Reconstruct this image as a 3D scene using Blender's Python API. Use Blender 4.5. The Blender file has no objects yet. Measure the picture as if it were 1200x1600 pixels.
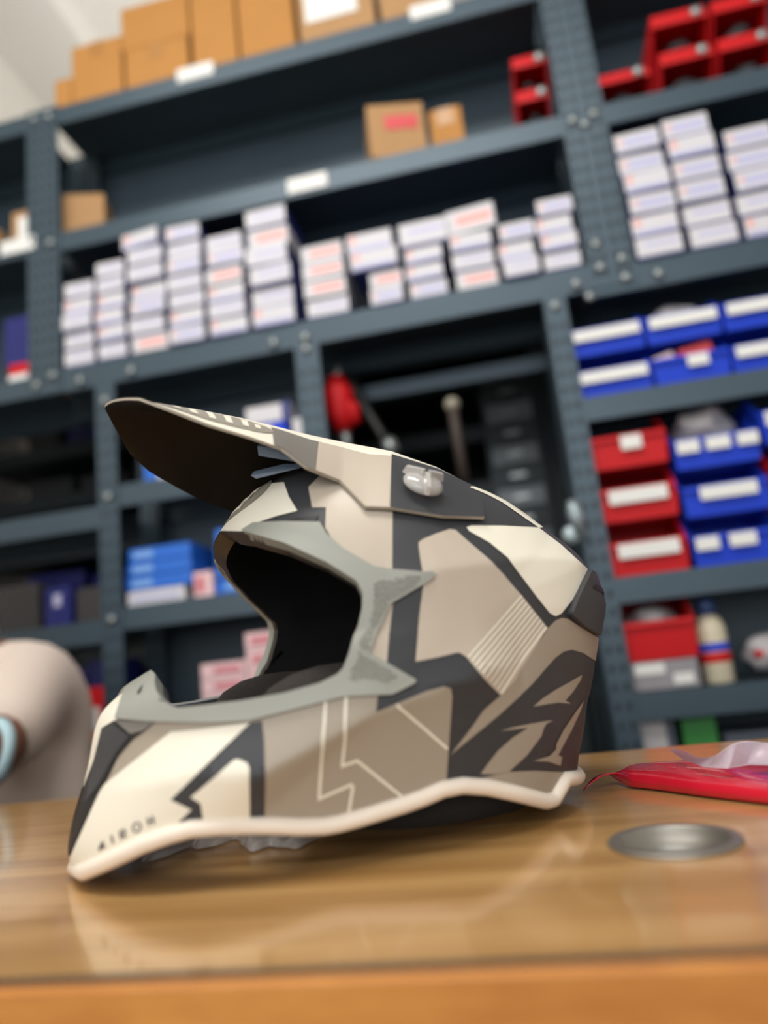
import bpy, bmesh, math, random
import numpy as np
from mathutils import Vector, Matrix
scn = bpy.context.scene
COL = scn.collection
# ------------------------------------------------------------------ camera
# units are metres, z = 0 is the top of the counter, x runs along the counter, y goes away from the viewer
FPX = 1150.0
YAW, PITCH, ROLL = math.radians(10.1), math.radians(12.0), math.radians(-6.35)
CAM = np.array([0.0, 0.0, 0.10])
_f = np.array([-math.sin(YAW)*math.cos(PITCH), math.cos(YAW)*math.cos(PITCH), math.sin(PITCH)])
_r = np.cross(_f, [0, 0, 1.0]); _r /= np.linalg.norm(_r); _u = np.cross(_r, _f)
_c, _s = math.cos(ROLL), math.sin(ROLL)
RGT, UPV = _c*_r + _s*_u, -_s*_r + _c*_u
CM = np.array([RGT, -UPV, _f])
cd = bpy.data.cameras.new('camera'); cam = bpy.data.objects.new('camera', cd); COL.objects.link(cam)
cam.matrix_world = Matrix(((RGT[0], UPV[0], -_f[0], CAM[0]), (RGT[1], UPV[1], -_f[1], CAM[1]),
                           (RGT[2], UPV[2], -_f[2], CAM[2]), (0, 0, 0, 1)))
cd.sensor_fit = 'HORIZONTAL'; cd.sensor_width = 36.0; cd.lens = 36.0*FPX/1200.0
cd.clip_start = 0.02; cd.clip_end = 60
cd.dof.use_dof = True; cd.dof.focus_distance = 0.527; cd.dof.aperture_fstop = 2.9
scn.camera = cam
def ray(px, py): return np.array([(px-600)/FPX, (py-800)/FPX, 1.0]) @ CM
def at(px, py, Y): d = ray(px, py); return CAM + d*(Y-CAM[1])/d[1]
def at_z(px, py, z=0.0): d = ray(px, py); return CAM + d*(z-CAM[2])/d[2]
def at_x(px, py, X): d = ray(px, py); return CAM + d*(X-CAM[0])/d[0]
# ------------------------------------------------------------------ world and light
w = bpy.data.worlds.new('world'); scn.world = w; w.use_nodes = True
bg = w.node_tree.nodes['Background']; bg.inputs[0].default_value = (0.93, 0.96, 1.0, 1); bg.inputs[1].default_value = 0.75
def area(name, loc, target, sx, sy, power, col):
    l = bpy.data.lights.new(name, 'AREA'); l.shape = 'RECTANGLE'; l.size = sx; l.size_y = sy; l.energy = power; l.color = col
    o = bpy.data.objects.new(name, l); COL.objects.link(o); o.location = loc
    o.rotation_euler = (Vector(target)-Vector(loc)).to_track_quat('-Z', 'Y').to_euler(); return o
area('shopfront_daylight', (-0.6, -2.3, 1.3), (0, 0.8, 0.2), 3.4, 2.2, 46, (1.0, 0.99, 0.975))
area('ceiling_tube_light', (-0.3, 0.15, 2.1), (-0.25, 0.35, 0), 1.5, 0.35, 27, (1.0, 0.98, 0.94))
area('rear_wall_fill', (-0.9, 2.1, 2.3), (-1.6, 2.3, 2.6), 0.9, 0.12, 2.0, (1.0, 0.98, 0.94))  # unseen fill added to brighten the wall and ceiling at upper left
scn.view_settings.view_transform = 'Standard'; scn.view_settings.look = 'None'
scn.view_settings.gamma = 1.0; scn.view_settings.use_curve_mapping = False
scn.view_settings.exposure = 0.2
# ------------------------------------------------------------------ materials
def srgb(r, g, b):
    f = lambda v: (v/255/12.92) if v/255 <= 0.04045 else ((v/255+0.055)/1.055)**2.4
    return (f(r), f(g), f(b), 1.0)
MATS = {}
def mat(name, rgb, rough=0.5, metal=0.0, var=0.06, scale=18.0, bump=0.0, bscale=200.0, coat=0.0, trans=0.0, spec=0.5, sheen=0.0, alpha=1.0):
    if name in MATS: return MATS[name]
    m = bpy.data.materials.new(name); m.use_nodes = True
    nt = m.node_tree; b = nt.nodes['Principled BSDF']
    c = srgb(*rgb)
    tc = nt.nodes.new('ShaderNodeTexCoord')
    if var > 0:
        n = nt.nodes.new('ShaderNodeTexNoise'); n.inputs['Scale'].default_value = scale; n.inputs['Detail'].default_value = 4
        nt.links.new(tc.outputs['Object'], n.inputs['Vector'])
        mp = nt.nodes.new('ShaderNodeMapRange'); mp.inputs['To Min'].default_value = 1-var; mp.inputs['To Max'].default_value = 1+var
        nt.links.new(n.outputs['Fac'], mp.inputs['Value'])
        mx = nt.nodes.new('ShaderNodeVectorMath'); mx.operation = 'SCALE'; mx.inputs[0].default_value = c[:3]
        nt.links.new(mp.outputs['Result'], mx.inputs['Scale']); nt.links.new(mx.outputs['Vector'], b.inputs['Base Color'])
    else:
        b.inputs['Base Color'].default_value = c
    b.inputs['Roughness'].default_value = rough; b.inputs['Metallic'].default_value = metal
    b.inputs['Coat Weight'].default_value = coat; b.inputs['Coat Roughness'].default_value = 0.06
    b.inputs['Transmission Weight'].default_value = trans; b.inputs['Specular IOR Level'].default_value = spec
    b.inputs['Sheen Weight'].default_value = sheen; b.inputs['Alpha'].default_value = alpha
    if bump > 0:
        n2 = nt.nodes.new('ShaderNodeTexNoise'); n2.inputs['Scale'].default_value = bscale; n2.inputs['Detail'].default_value = 3
        nt.links.new(tc.outputs['Object'], n2.inputs['Vector'])
        bp = nt.nodes.new('ShaderNodeBump'); bp.inputs['Strength'].default_value = bump; bp.inputs['Distance'].default_value = 0.002
        nt.links.new(n2.outputs['Fac'], bp.inputs['Height']); nt.links.new(bp.outputs['Normal'], b.inputs['Normal'])
    MATS[name] = m; return m
def wood(name, c1, c2, coat, rough, gx=1.2, gy=26.0):
    m = bpy.data.materials.new(name); m.use_nodes = True; nt = m.node_tree; b = nt.nodes['Principled BSDF']
    tc = nt.nodes.new('ShaderNodeTexCoord'); mp = nt.nodes.new('ShaderNodeMapping'); mp.inputs['Scale'].default_value = (gx, gy, gy)
    nt.links.new(tc.outputs['Object'], mp.inputs['Vector'])
    n1 = nt.nodes.new('ShaderNodeTexNoise'); n1.inputs['Scale'].default_value = 1.6; n1.inputs['Detail'].default_value = 6; n1.inputs['Distortion'].default_value = 0.6
    n2 = nt.nodes.new('ShaderNodeTexNoise'); n2.inputs['Scale'].default_value = 9.0; n2.inputs['Detail'].default_value = 8
    nt.links.new(mp.outputs['Vector'], n1.inputs['Vector']); nt.links.new(mp.outputs['Vector'], n2.inputs['Vector'])
    ad = nt.nodes.new('ShaderNodeMath'); ad.operation = 'MULTIPLY_ADD'; ad.inputs[1].default_value = 0.45
    nt.links.new(n2.outputs['Fac'], ad.inputs[0]); nt.links.new(n1.outputs['Fac'], ad.inputs[2])
    cr = nt.nodes.new('ShaderNodeValToRGB'); cr.color_ramp.elements[0].position = 0.5; cr.color_ramp.elements[1].position = 0.95
    cr.color_ramp.elements[0].color = srgb(*c1); cr.color_ramp.elements[1].color = srgb(*c2)
    nt.links.new(ad.outputs[0], cr.inputs['Fac']); nt.links.new(cr.outputs['Color'], b.inputs['Base Color'])
    b.inputs['Roughness'].default_value = rough; b.inputs['Coat Weight'].default_value = coat; b.inputs['Coat Roughness'].default_value = 0.1
    n3 = nt.nodes.new('ShaderNodeTexNoise'); n3.inputs['Scale'].default_value = 14.0
    nt.links.new(tc.outputs['Object'], n3.inputs['Vector'])
    bp = nt.nodes.new('ShaderNodeBump'); bp.inputs['Strength'].default_value = 0.05; bp.inputs['Distance'].default_value = 0.01
    nt.links.new(n3.outputs['Fac'], bp.inputs['Height']); nt.links.new(bp.outputs['Normal'], b.inputs['Coat Normal'])
    MATS[name] = m; return m
# ------------------------------------------------------------------ object helpers
def tag(o, label=None, cat=None, group=None, kind=None):
    if label: o['label'] = label
    if cat: o['category'] = cat
    if group: o['group'] = group
    if kind: o['kind'] = kind
    return o
def empty(name, loc=(0, 0, 0), rz=0.0, label=None, cat=None, group=None, kind=None):
    o = bpy.data.objects.new(name, None); COL.objects.link(o); o.location = loc; o.rotation_euler = (0, 0, rz)
    o.empty_display_size = 0.02
    return tag(o, label, cat, group, kind)
def link(name, me, m, parent=None, loc=(0, 0, 0), rot=(0, 0, 0)):
    o = bpy.data.objects.new(name, me); COL.objects.link(o)
    for q in (m if isinstance(m, (list, tuple)) else [m]):
        if q is not None and len(me.materials) < (len(m) if isinstance(m, (list, tuple)) else 1): me.materials.append(q)
    o.location = loc; o.rotation_euler = rot
    if parent is not None: o.parent = parent
    return o
def mesh_of(name, verts, faces, smooth=False, normals=None):
    me = bpy.data.meshes.new(name); me.from_pydata([tuple(map(float, v)) for v in verts], [], faces); me.update()
    if smooth or normals is not None: me.polygons.foreach_set('use_smooth', [True]*len(me.polygons))
    if normals is not None: me.normals_split_custom_set_from_vertices([tuple(map(float, n)) for n in normals])
    return me
def bm_mesh(name, bm, smooth=False):
    bmesh.ops.recalc_face_normals(bm, faces=bm.faces)
    me = bpy.data.meshes.new(name); bm.to_mesh(me); bm.free()
    if smooth: me.polygons.foreach_set('use_smooth', [True]*len(me.polygons))
    return me
def add_box(bm, x0, x1, y0, y1, z0, z1, bev=0.0, mi=0):
    r = bmesh.ops.create_cube(bm, size=1.0)
    for v in r['verts']: v.co = Vector(((x0+x1)/2+v.co.x*(x1-x0), (y0+y1)/2+v.co.y*(y1-y0), (z0+z1)/2+v.co.z*(z1-z0)))
    fs = list({f for v in r['verts'] for f in v.link_faces})
    for f in fs: f.material_index = mi
    if bev > 0:
        es = list({e for v in r['verts'] for e in v.link_edges})
        bmesh.ops.bevel(bm, geom=es, offset=bev, segments=2, affect='EDGES', profile=0.5)
def box(name, m, parent, x0, x1, y0, y1, z0, z1, bev=0.0, rot=(0, 0, 0)):
    bm = bmesh.new(); cx, cy, cz = (x0+x1)/2, (y0+y1)/2, (z0+z1)/2
    add_box(bm, x0-cx, x1-cx, y0-cy, y1-cy, z0-cz, z1-cz, bev)
    return link(name, bm_mesh(name, bm), m, parent, (cx, cy, cz), rot)
def add_tube(bm, pts, rad, seg=10, closed=False, caps=True):
    pts = [Vector(map(float, p)) for p in pts]; n = len(pts)
    rads = rad if isinstance(rad, (list, tuple)) else [rad]*n
    rings = []; up = None
    for i, p in enumerate(pts):
        t = (pts[(i+1) % n]-pts[i-1]) if closed else (pts[min(i+1, n-1)]-pts[max(i-1, 0)])
        t.normalize()
        if up is None: up = t.orthogonal().normalized()
        up = (up-t*up.dot(t)).normalized(); s = t.cross(up)
        rings.append([bm.verts.new(p+(up*math.cos(2*math.pi*k/seg)+s*math.sin(2*math.pi*k/seg))*rads[i]) for k in range(seg)])
    for i in range(n if closed else n-1):
        a, b = rings[i], rings[(i+1) % n]
        for k in range(seg): bm.faces.new((a[k], a[(k+1) % seg], b[(k+1) % seg], b[k])).smooth = True
    if caps and not closed: bm.faces.new(rings[0][::-1]); bm.faces.new(rings[-1])
def tube(name, m, parent, pts, rad, seg=10, closed=False, loc=(0, 0, 0)):
    bm = bmesh.new(); add_tube(bm, pts, rad, seg, closed); return link(name, bm_mesh(name, bm), m, parent, loc)
def add_lathe(bm, prof, seg=32, cx=0, cy=0):
    rings = [[bm.verts.new((cx+r*math.cos(2*math.pi*k/seg), cy+r*math.sin(2*math.pi*k/seg), z)) for k in range(seg)] if r > 1e-6 else [bm.verts.new((cx, cy, z))] for r, z in prof]
    for a, b in zip(rings, rings[1:]):
        for k in range(seg):
            k2 = (k+1) % seg
            if len(a) == 1 and len(b) == 1: continue
            if len(a) == 1: f = bm.faces.new((a[0], b[k2], b[k]))
            elif len(b) == 1: f = bm.faces.new((a[k], a[k2], b[0]))
            else: f = bm.faces.new((a[k], a[k2], b[k2], b[k]))
            f.smooth = True
def lathe(name, m, parent, prof, loc=(0, 0, 0), rot=(0, 0, 0), seg=32):
    bm = bmesh.new(); add_lathe(bm, prof, seg); return link(name, bm_mesh(name, bm), m, parent, loc, rot)
# ------------------------------------------------------------------ room shell
M_WALL = mat('off_white_plaster', (232, 228, 220), 0.9, 0, 0.03, 3)
M_CEIL = mat('white_ceiling_paint', (240, 237, 231), 0.9, 0, 0.02, 3)
M_FLOOR = mat('grey_floor_tile', (120, 116, 110), 0.4, 0, 0.08, 6)
FZ, CZ, WX, WY, EX = -0.9, 2.78, -1.72, 2.5, 2.6
def struct(name, m, x0, x1, y0, y1, z0, z1): return tag(box(name, m, None, x0, x1, y0, y1, z0, z1), kind='structure')
struct('floor', M_FLOOR, WX-.1, EX+.1, -2.6, WY+.1, FZ-.1, FZ)
struct('ceiling', M_CEIL, WX-.1, EX+.1, -2.6, WY+.1, CZ, CZ+.1)
struct('wall_back', M_WALL, WX-.1, EX+.1, WY, WY+.1, FZ, CZ)
struct('wall_left', M_WALL, WX-.1, WX, -2.6, WY, FZ, CZ)
struct('wall_right', M_WALL, EX, EX+.1, -2.6, WY, FZ, CZ)
struct('trim_1', M_CEIL, WX, WX+0.34, -2.6, WY, CZ-0.16, CZ)
# ------------------------------------------------------------------ steel shelving
M_STEEL = mat('blue_grey_painted_steel', (60, 77, 88), 0.42, 0.25, 0.08, 9)
M_STEELD = mat('blue_grey_back_sheet', (58, 74, 84), 0.5, 0.15, 0.12, 5)
M_BOLT = mat('zinc_bolt', (150, 156, 156), 0.35, 0.7, 0.1)
M_SLOT = mat('dark_slot', (22, 26, 30), 0.8)
M_PAPER = mat('white_paper_label', (226, 226, 222), 0.7, 0, 0.04, 30)
RY, RD = 1.35, 0.20
rack = empty('storage_rack', (0, RY, FZ), 0, 'tall blue-grey slotted steel shelving unit filling the back of the shop', 'shelving')
def rbox(name, m, x0, x1, y0, y1, z0, z1, bev=0): return box(name, m, rack, x0, x1, y0-RY, y1-RY, z0-FZ, z1-FZ, bev)
def angle_post(xc, wdt, z0, z1, y=RY, name='post'):
    bm = bmesh.new(); h = z1-z0; t = 0.003
    pr = [(-wdt/2, 0), (wdt/2, 0), (wdt/2, t), (-wdt/2+t, t), (-wdt/2+t, wdt*0.9), (-wdt/2, wdt*0.9)]
    a = [bm.verts.new((x, q, 0)) for x, q in pr]; b = [bm.verts.new((x, q, h)) for x, q in pr]
    bm.faces.new(a[::-1]); bm.faces.new(b)
    for k in range(6): bm.faces.new((a[k], a[(k+1) % 6], b[(k+1) % 6], b[k]))
    o = link(name, bm_mesh(name, bm), M_STEEL, rack, (xc, y-RY-0.002, z0-FZ))
    bm = bmesh.new(); z = 0.03
    while z < h-0.03:
        for dx in (-wdt*0.22, wdt*0.22): add_box(bm, dx-0.003, dx+0.003, -0.0006, 0.001, z-0.007, z+0.007)
        z += 0.032
    s = link('slot_rows', bm_mesh('slot_rows', bm), M_SLOT, o); s['kind'] = 'stuff'
    return o
for xc, wd, z0, z1 in ((-0.935, 0.040, 0.76, 1.482), (-0.975, 0.040, 0.76, 1.482), (0.229, 0.042, 0.76, 2.0), (0.271, 0.042, 0.76, 2.0), (-0.813, 0.045, FZ, 0.76), (-0.362, 0.05, FZ, 0.76), (0.135, 0.042, FZ, 0.76), (0.88, .042, FZ, 2.0), (-1.6, .042, FZ, 1.5)):
    angle_post(xc, wd, z0, z1); angle_post(xc, wd, z0, z1, RY+RD-0.03)
M_BLUE = None
bolt_me = None
def bolt(x, z):
    global bolt_me
    if bolt_me is None:
        bm = bmesh.new(); add_lathe(bm, [(0.009, 0), (0.009, 0.003), (0.006, 0.006), (0, 0.0065)], 10); bolt_me = bm_mesh('bolt', bm, True)
    link('bolt', bolt_me, M_BOLT, rack, (x, -0.003, z-FZ), (math.pi/2, 0, 0))
def shelf(z, x0, x1, lip=0.046):
    bm = bmesh.new(); t = 0.002; zb, zt = z-lip/2, z+lip/2; y0, y1 = RY+0.001, RY+RD
    pr = [(y0+0.012, zb), (y0, zb), (y0, zt), (y1, zt), (y1, zb), (y1-0.012, zb), (y1-0.012, zb+t), (y1-t, zb+t), (y1-t, zt-t), (y0+t, zt-t), (y0+t, zb+t), (y0+0.012, zb+t)]
    a = [bm.verts.new((x0, y-RY, q-FZ)) for y, q in pr]; b = [bm.verts.new((x1, y-RY, q-FZ)) for y, q in pr]
    bm.faces.new(a); bm.faces.new(b[::-1])
    for k in range(12): bm.faces.new((a[k], a[(k+1) % 12], b[(k+1) % 12], b[k]))
    return link('shelf', bm_mesh('shelf', bm), M_STEEL, rack)
SH = {}
for key, z, x0, x1 in (('t', 1.456, -0.954, 0.208), ('m', 1.123, -0.954, 0.208), ('b', 0.786, -0.954, 0.208), ('tl', 1.456, -1.62, -0.996), ('ml', 1.130, -1.62, -0.996), ('bl', 0.785, -1.62, -0.996),
                       ('tr', 1.480, 0.292, 0.86), ('mr', 1.126, 0.292, 0.86), ('br', 0.772, 0.208, 0.86), ('r1', 0.527, 0.156, 0.86), ('r2', 0.190, 0.156, 0.86), ('r3', -0.010, 0.156, 0.86), ('r4', -0.35, 0.156, 0.86),
                       ('l1', 0.508, -0.79, -0.387), ('l2', 0.255, -0.79, -0.387), ('l3', 0.035, -0.79, -0.387), ('l4', -0.35, -0.79, -0.387),
                       ('e1', 0.47, -1.58, -0.836), ('e2', 0.235, -1.58, -0.836), ('e3', 0.00, -1.58, -0.836)):
    lp_ = 0.054 if key in ('b', 'br') else 0.046; shelf(z, x0, x1, lp_); SH[key] = z+lp_/2+0.0006
for x, z in ((-0.935, 1.456), (-0.975, 1.46), (-0.935, 1.123), (-0.935, 0.80), (-0.975, 0.785), (-0.87, 0.776), (0.229, 1.126), (0.271, 1.13), (0.25, 1.11), (0.229, 0.80), (0.271, 0.77), (0.229, 0.85), (0.271, 0.81), (0.33, 0.765), (0.135, 0.74), (-0.362, 0.75), (-0.362, 0.775), (-0.43, 0.776), (-0.813, 0.72), (-0.75, 0.776), (-0.813, 0.508), (-0.813, 0.255), (0.18, 0.776), (0.2, 0.745)):
    bolt(x, z)
YB = RY+RD+0.004
rbox('back_sheet', M_STEELD, -1.62, 0.86, YB, YB+0.003, 0.76, 1.46)
rbox('back_sheet', M_STEELD, 0.29, 0.86, YB, YB+0.003, 1.46, 1.95)
rbox('back_sheet', M_STEELD, -0.81, -0.37, YB, YB+0.003, FZ+.02, 0.755)
rbox('back_sheet', M_STEELD, 0.14, 0.86, YB, YB+0.003, FZ+.02, 0.755)
for x in (0.115, -0.37): rbox('side_sheet', M_STEELD, x-0.0015, x+0.0015, RY+0.02, RY+RD, FZ+.02, 0.74)
for py in (548, 598):
    p = at(680, py, RY+RD-.02); rbox('brace', M_STEEL, -.36, .13, RY+RD-.03, RY+RD-.012, p[2]-.016, p[2]+.016)
# paper labels stuck to the lips
for px, py in ((305, 113), (672, 14), (480, 286), (28, 384)):
    p = at(px, py, RY); rbox('shelf_label', M_PAPER, p[0]-0.044, p[0]+0.044, RY-0.002, RY, p[2]-0.017, p[2]+0.017)
# ------------------------------------------------------------------ stacks of white parts boxes
M_BW = mat('white_carton', (208, 206, 210), 0.55, 0, 0.03, 30); M_NAVY = mat('navy_print', (44, 52, 118), 0.5, 0, 0.05)
M_LBL = mat('pale_blue_print', (184, 184, 216), 0.55, 0, 0.1, 60); M_BAND = mat('lavender_carton_edge', (112, 114, 158), .55, 0, .1, 40); M_RED = mat('pale_red_print', (232, 168, 162), 0.55, 0, 0.1, 60)
def carton_mesh(v):
    W, D, H = 1.0, 1.0, 1.0
    xs = [0, .07, .2, .32, .8, .93, 1]; zs = [0, .1, .3, .52, .72, .92, 1]
    bm = bmesh.new(); G_ = {}
    for i, x in enumerate(xs):
        for k, z in enumerate(zs): G_[(i, k)] = bm.verts.new((x-.5, 0, z))
    for i in range(6):
        for k in range(6):
            f = bm.faces.new((G_[(i, k)], G_[(i+1, k)], G_[(i+1, k+1)], G_[(i, k+1)])); mi = 0
            if v == 0: mi = 2 if (k == 1 and 0 < i < 5) else (3 if (i == 1 and k in (3, 4)) else 0)
            if v == 1: mi = 3 if (k in (2, 3) and 1 < i < 5) else 0
            if v == 2: mi = 2 if (k in (2, 3) and 1 < i < 5) else (3 if i == 1 and k == 3 else 0)
            if v == 3: mi = 1 if k == 0 else (2 if k == 3 and 1 < i < 5 else 0)
            f.material_index = 4 if (k == 0 and v != 1) else mi
    B = {(x, z): bm.verts.new((x-.5, 1, z)) for x in (0, 1) for z in (0, 1)}
    def fc(vs, mi): f = bm.faces.new(vs); f.material_index = mi
    fc([B[(0, 0)], B[(0, 1)], B[(1, 1)], B[(1, 0)]], 0)
    fc([G_[(i, 6)] for i in range(7)]+[B[(1, 1)], B[(0, 1)]], 1)
    fc([G_[(i, 0)] for i in range(6, -1, -1)]+[B[(0, 0)], B[(1, 0)]], 1)
    fc([G_[(0, k)] for k in range(7)]+[B[(0, 1)], B[(0, 0)]], 1 if v != 1 else 0)
    fc([G_[(6, k)] for k in range(6, -1, -1)]+[B[(1, 0)], B[(1, 1)]], 1 if v != 1 else 0)
    me = bm_mesh('parts_carton', bm)
    for q_ in (M_BW, M_NAVY, M_LBL, M_RED, M_BAND): me.materials.append(q_)
    return me
CART = [carton_mesh(v) for v in range(4)]
rs = random.Random(11)
ORD = ['bottom', 'second', 'third', 'fourth', 'fifth', 'sixth', 'seventh']
COLN = ['first', 'second', 'third', 'fourth', 'fifth', 'sixth']
def carton(x, z, wd, hg, v, label, group, ry=0.0, rz=0.0, y=None):
    o = bpy.data.objects.new('parts_carton', CART[v]); COL.objects.link(o); dp = 0.15
    o.location = (x*.99, (RY-0.008+rs.uniform(0, .012)) if y is None else y, z); o.scale = (wd*.985, dp, hg); o.rotation_euler = (0, ry, rz)
    tag(o, label, 'box', group); return o
def stack(cols, zb, place, group, vs):
    for c, (x0, x1, zt, n) in enumerate(cols):
        pitch = (zt-zb)/n
        for k in range(n):
            nm = 'bottom' if k == 0 else ('top' if k == n-1 else ORD[k]+' up')
            carton((x0+x1)/2+rs.uniform(-.004, .004), zb+k*pitch, (x1-x0)-.008, pitch-.0045, rs.choice(vs), 'white carton, %s, in %s %s' % (nm, COLN[c], place), group, 0, rs.uniform(-.03, .03))
zb = SH['b']+.001
stack([(-0.920, -0.842, 1.018, 5), (-0.838, -0.764, 1.050, 6), (-0.758, -0.668, 1.060, 6), (-0.664, -0.578, 1.098, 7), (-0.574, -0.484, 1.055, 6), (-0.480, -0.382, 1.094, 6)], zb, 'stack from the left post', 'white cartons in the left stacks', [0, 0, 1, 2, 3, 3])
carton(-0.722, 1.0605, .092, .037, 0, 'white parts carton lying tilted on top of the third left stack', 'white cartons in the left stacks', 0.0, -0.12)
stack([(-0.358, -0.262, 0.980, 4)], zb, 'stack right of the dark gap, standing alone', 'white cartons in the middle stacks', [1, 1, 3])
stack([(-0.222, -0.147, 0.893, 2), (-0.143, -0.060, 0.925, 3), (-0.050, 0.040, 0.935, 3), (0.046, 0.122, 0.938, 3), (0.125, 0.202, 0.970, 4)], zb, 'of five ragged stacks left of the double post', 'white cartons in the middle stacks', [0, 1, 2, 3])
carton(-0.205, 0.8945, .098, .042, 0, 'white parts carton, third up, shifted left in the ragged middle stack', 'white cartons in the middle stacks')
carton(-0.211, 0.9375, .095, .042, 0, 'white parts carton topping the ragged middle stack', 'white cartons in the middle stacks')
carton(-0.098, 0.9265, .098, .052, 3, 'plain white carton with dark base topping the second middle stack', 'white cartons in the middle stacks')
carton(0.0, 0.9365, .098, .052, 1, 'white carton with red print topping the third middle stack', 'white cartons in the middle stacks', 0, -0.1)
zr = SH['br']+.001
stack([(0.299, 0.391, 1.075, 6), (0.394, 0.486, 1.085, 6), (0.494, 0.586, 1.035, 5), (0.592, 0.692, 1.045, 5)], zr, 'stack right of the double post', 'white cartons in the right stacks', [2, 2, 0, 3])
# ------------------------------------------------------------------ counter
M_WOODTOP = wood('lacquered_wood_top', (156, 112, 60), (200, 157, 100), 0.7, 0.3)
M_WOODEDGE = wood('orange_wood_edge', (178, 106, 36), (210, 140, 60), 0.3, 0.45, 6.0, 30.0)
M_SEAM = mat('dark_glue_seam', (40, 32, 26), 0.7)
M_GUNMETAL = mat('dull_metal', (150, 146, 138), 0.4, 0.8, 0.12, 60)
counter = empty('shop_counter', (0, 0, 0), 0, 'long wooden shop counter with glossy lacquered top carrying the helmet', 'counter')
CX0, CX1, CY0, CY1 = -1.55, 1.0, 0.2755, 0.762
HX, HY, HR = 0.0545, 0.4145, 0.0285
bm = bmesh.new()
T = 0.026
def slab(x0, x1, y0, y1): add_box(bm, x0, x1, y0, y1, -T, 0)
q = 0.05
slab(CX0, HX-q, CY0, CY1); slab(HX+q, CX1, CY0, CY1); slab(HX-q, HX+q, CY0, HY-q); slab(HX-q, HX+q, HY+q, CY1)
N = 48; ring = {}
for z in (0, -T):
    ci, sq = [], []
    for k in range(N):
        a = 2*math.pi*k/N; c, s = math.cos(a), math.sin(a); m_ = max(abs(c), abs(s))
        ci.append(bm.verts.new((HX+HR*c, HY+HR*s, z))); sq.append(bm.verts.new((HX+q*c/m_, HY+q*s/m_, z)))
    ring[z] = (ci, sq)
for k in range(N):
    k2 = (k+1) % N
    bm.faces.new((ring[0][0][k], ring[0][1][k], ring[0][1][k2], ring[0][0][k2]))
    bm.faces.new((ring[-T][0][k2], ring[-T][1][k2], ring[-T][1][k], ring[-T][0][k]))
    bm.faces.new((ring[0][0][k2], ring[-T][0][k2], ring[-T][0][k], ring[0][0][k]))
link('counter_top', bm_mesh('counter_top', bm), M_WOODTOP, counter)
# edge band: a separate strip of orange wood with an uneven dark glue line
bm = bmesh.new(); add_box(bm, CX0, CX1, CY0-0.0066, CY0-0.0012, -0.06, -0.0012, 0.0012); link('edge_band', bm_mesh('edge_band', bm), M_WOODEDGE, counter)
rs = random.Random(4); bm = bmesh.new(); prev = None
for i in range(161):
    x = CX0+(CX1-CX0)*i/160; h = 0.0008*rs.random()
    vs = [bm.verts.new(p) for p in ((x, CY0-0.0022-h*0.6, -0.0011), (x, CY0-0.0012, 0.0002), (x, CY0+0.0003+h*0.5, 0.0003), (x, CY0+0.0003, -0.012), (x, CY0-0.0013, -0.012))]
    if prev:
        for k in range(5): bm.faces.new((prev[k], prev[(k+1) % 5], vs[(k+1) % 5], vs[k]))
    prev = vs
link('glue_line', bm_mesh('glue_line', bm), M_SEAM, counter)
box('front_panel', M_WOODEDGE, counter, CX0+0.02, CX1-0.02, CY0+0.02, CY0+0.038, -0.88, -T)
box('side_panel', M_WOODEDGE, counter, CX0+0.02, CX0+0.04, CY0+0.038, CY1-0.02, -0.9, -T)
box('side_panel', M_WOODEDGE, counter, CX1-0.04, CX1-0.02, CY0+0.038, CY1-0.02, -0.9, -T)
box('inner_shelf', M_WOODEDGE, counter, CX0+0.04, CX1-0.04, CY0+0.038, CY1-0.06, -0.34, -0.32)
box('plinth', M_SEAM, counter, CX0+0.04, CX1-0.04, CY0+0.05, CY1-0.06, -0.9, -0.82)
# cable grommet set into the top
g = lathe('cable_grommet', M_GUNMETAL, None, [(0.0322, 0.0), (0.0325, 0.0010), (0.0318, 0.0018), (0.0272, 0.0020), (0.0262, 0.0012), (0.0258, -0.0045), (0.0236, -0.0052), (0.0232, -0.020), (0.0276, -0.020), (0.0278, -0.0005), (0.0322, 0.0)], (HX, HY, 0.0002), seg=64)
tag(g, 'round dull metal cable grommet ring set into the counter top', 'grommet')
# ------------------------------------------------------------------ helmet
HA = math.radians(33)
HO = np.array([-0.2818, 0.4244, 0.0])
HFV = np.array([-math.cos(HA), -math.sin(HA), 0]); HUV = np.array([0, 0, 1.0]); HWV = np.array([math.sin(HA), -math.cos(HA), 0])
helmet = empty('motocross_helmet', tuple(HO), math.pi+HA, 'cream, taupe and charcoal motocross helmet with a long peak resting on the counter', 'helmet')
M_CREAM = mat('cream_paint', (236, 230, 212), 0.45, 0, 0.015, 8, 0.02, 900)
M_TAUPE = mat('taupe_paint', (190, 177, 160), 0.45, 0, 0.02, 8, 0.02, 900)
M_TAUPE2 = mat('grey_taupe_paint', (160, 149, 133), 0.45, 0, 0.02, 8, 0.02, 900)
M_DARK = mat('charcoal_paint', (54, 55, 58), 0.5, 0, 0.03, 8, 0.02, 900)
M_MIDG = mat('mid_grey_paint', (118, 114, 108), 0.45, 0, 0.02, 8)
M_GREY = mat('grey_rubber', (150, 151, 142), 0.5, 0, 0.02, 20)
M_RIM = mat('cream_rubber', (236, 224, 208), 0.38, 0, 0.01)
M_BLACK = mat('black_plastic', (18, 17, 17), 0.45)
M_LINER = mat('black_liner_fabric', (22, 21, 21), 0.9, 0, 0.25, 300, 0.3, 900)
M_PAD = mat('brown_black_mesh_padding', (52, 46, 42), 0.9, 0, 0.4, 500, 0.5, 900)
M_LOGO = mat('logo_grey_paint', (150, 143, 131), 0.45, 0, 0.02)
M_INK = mat('dark_print', (58, 52, 62), 0.5, 0, 0)
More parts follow.
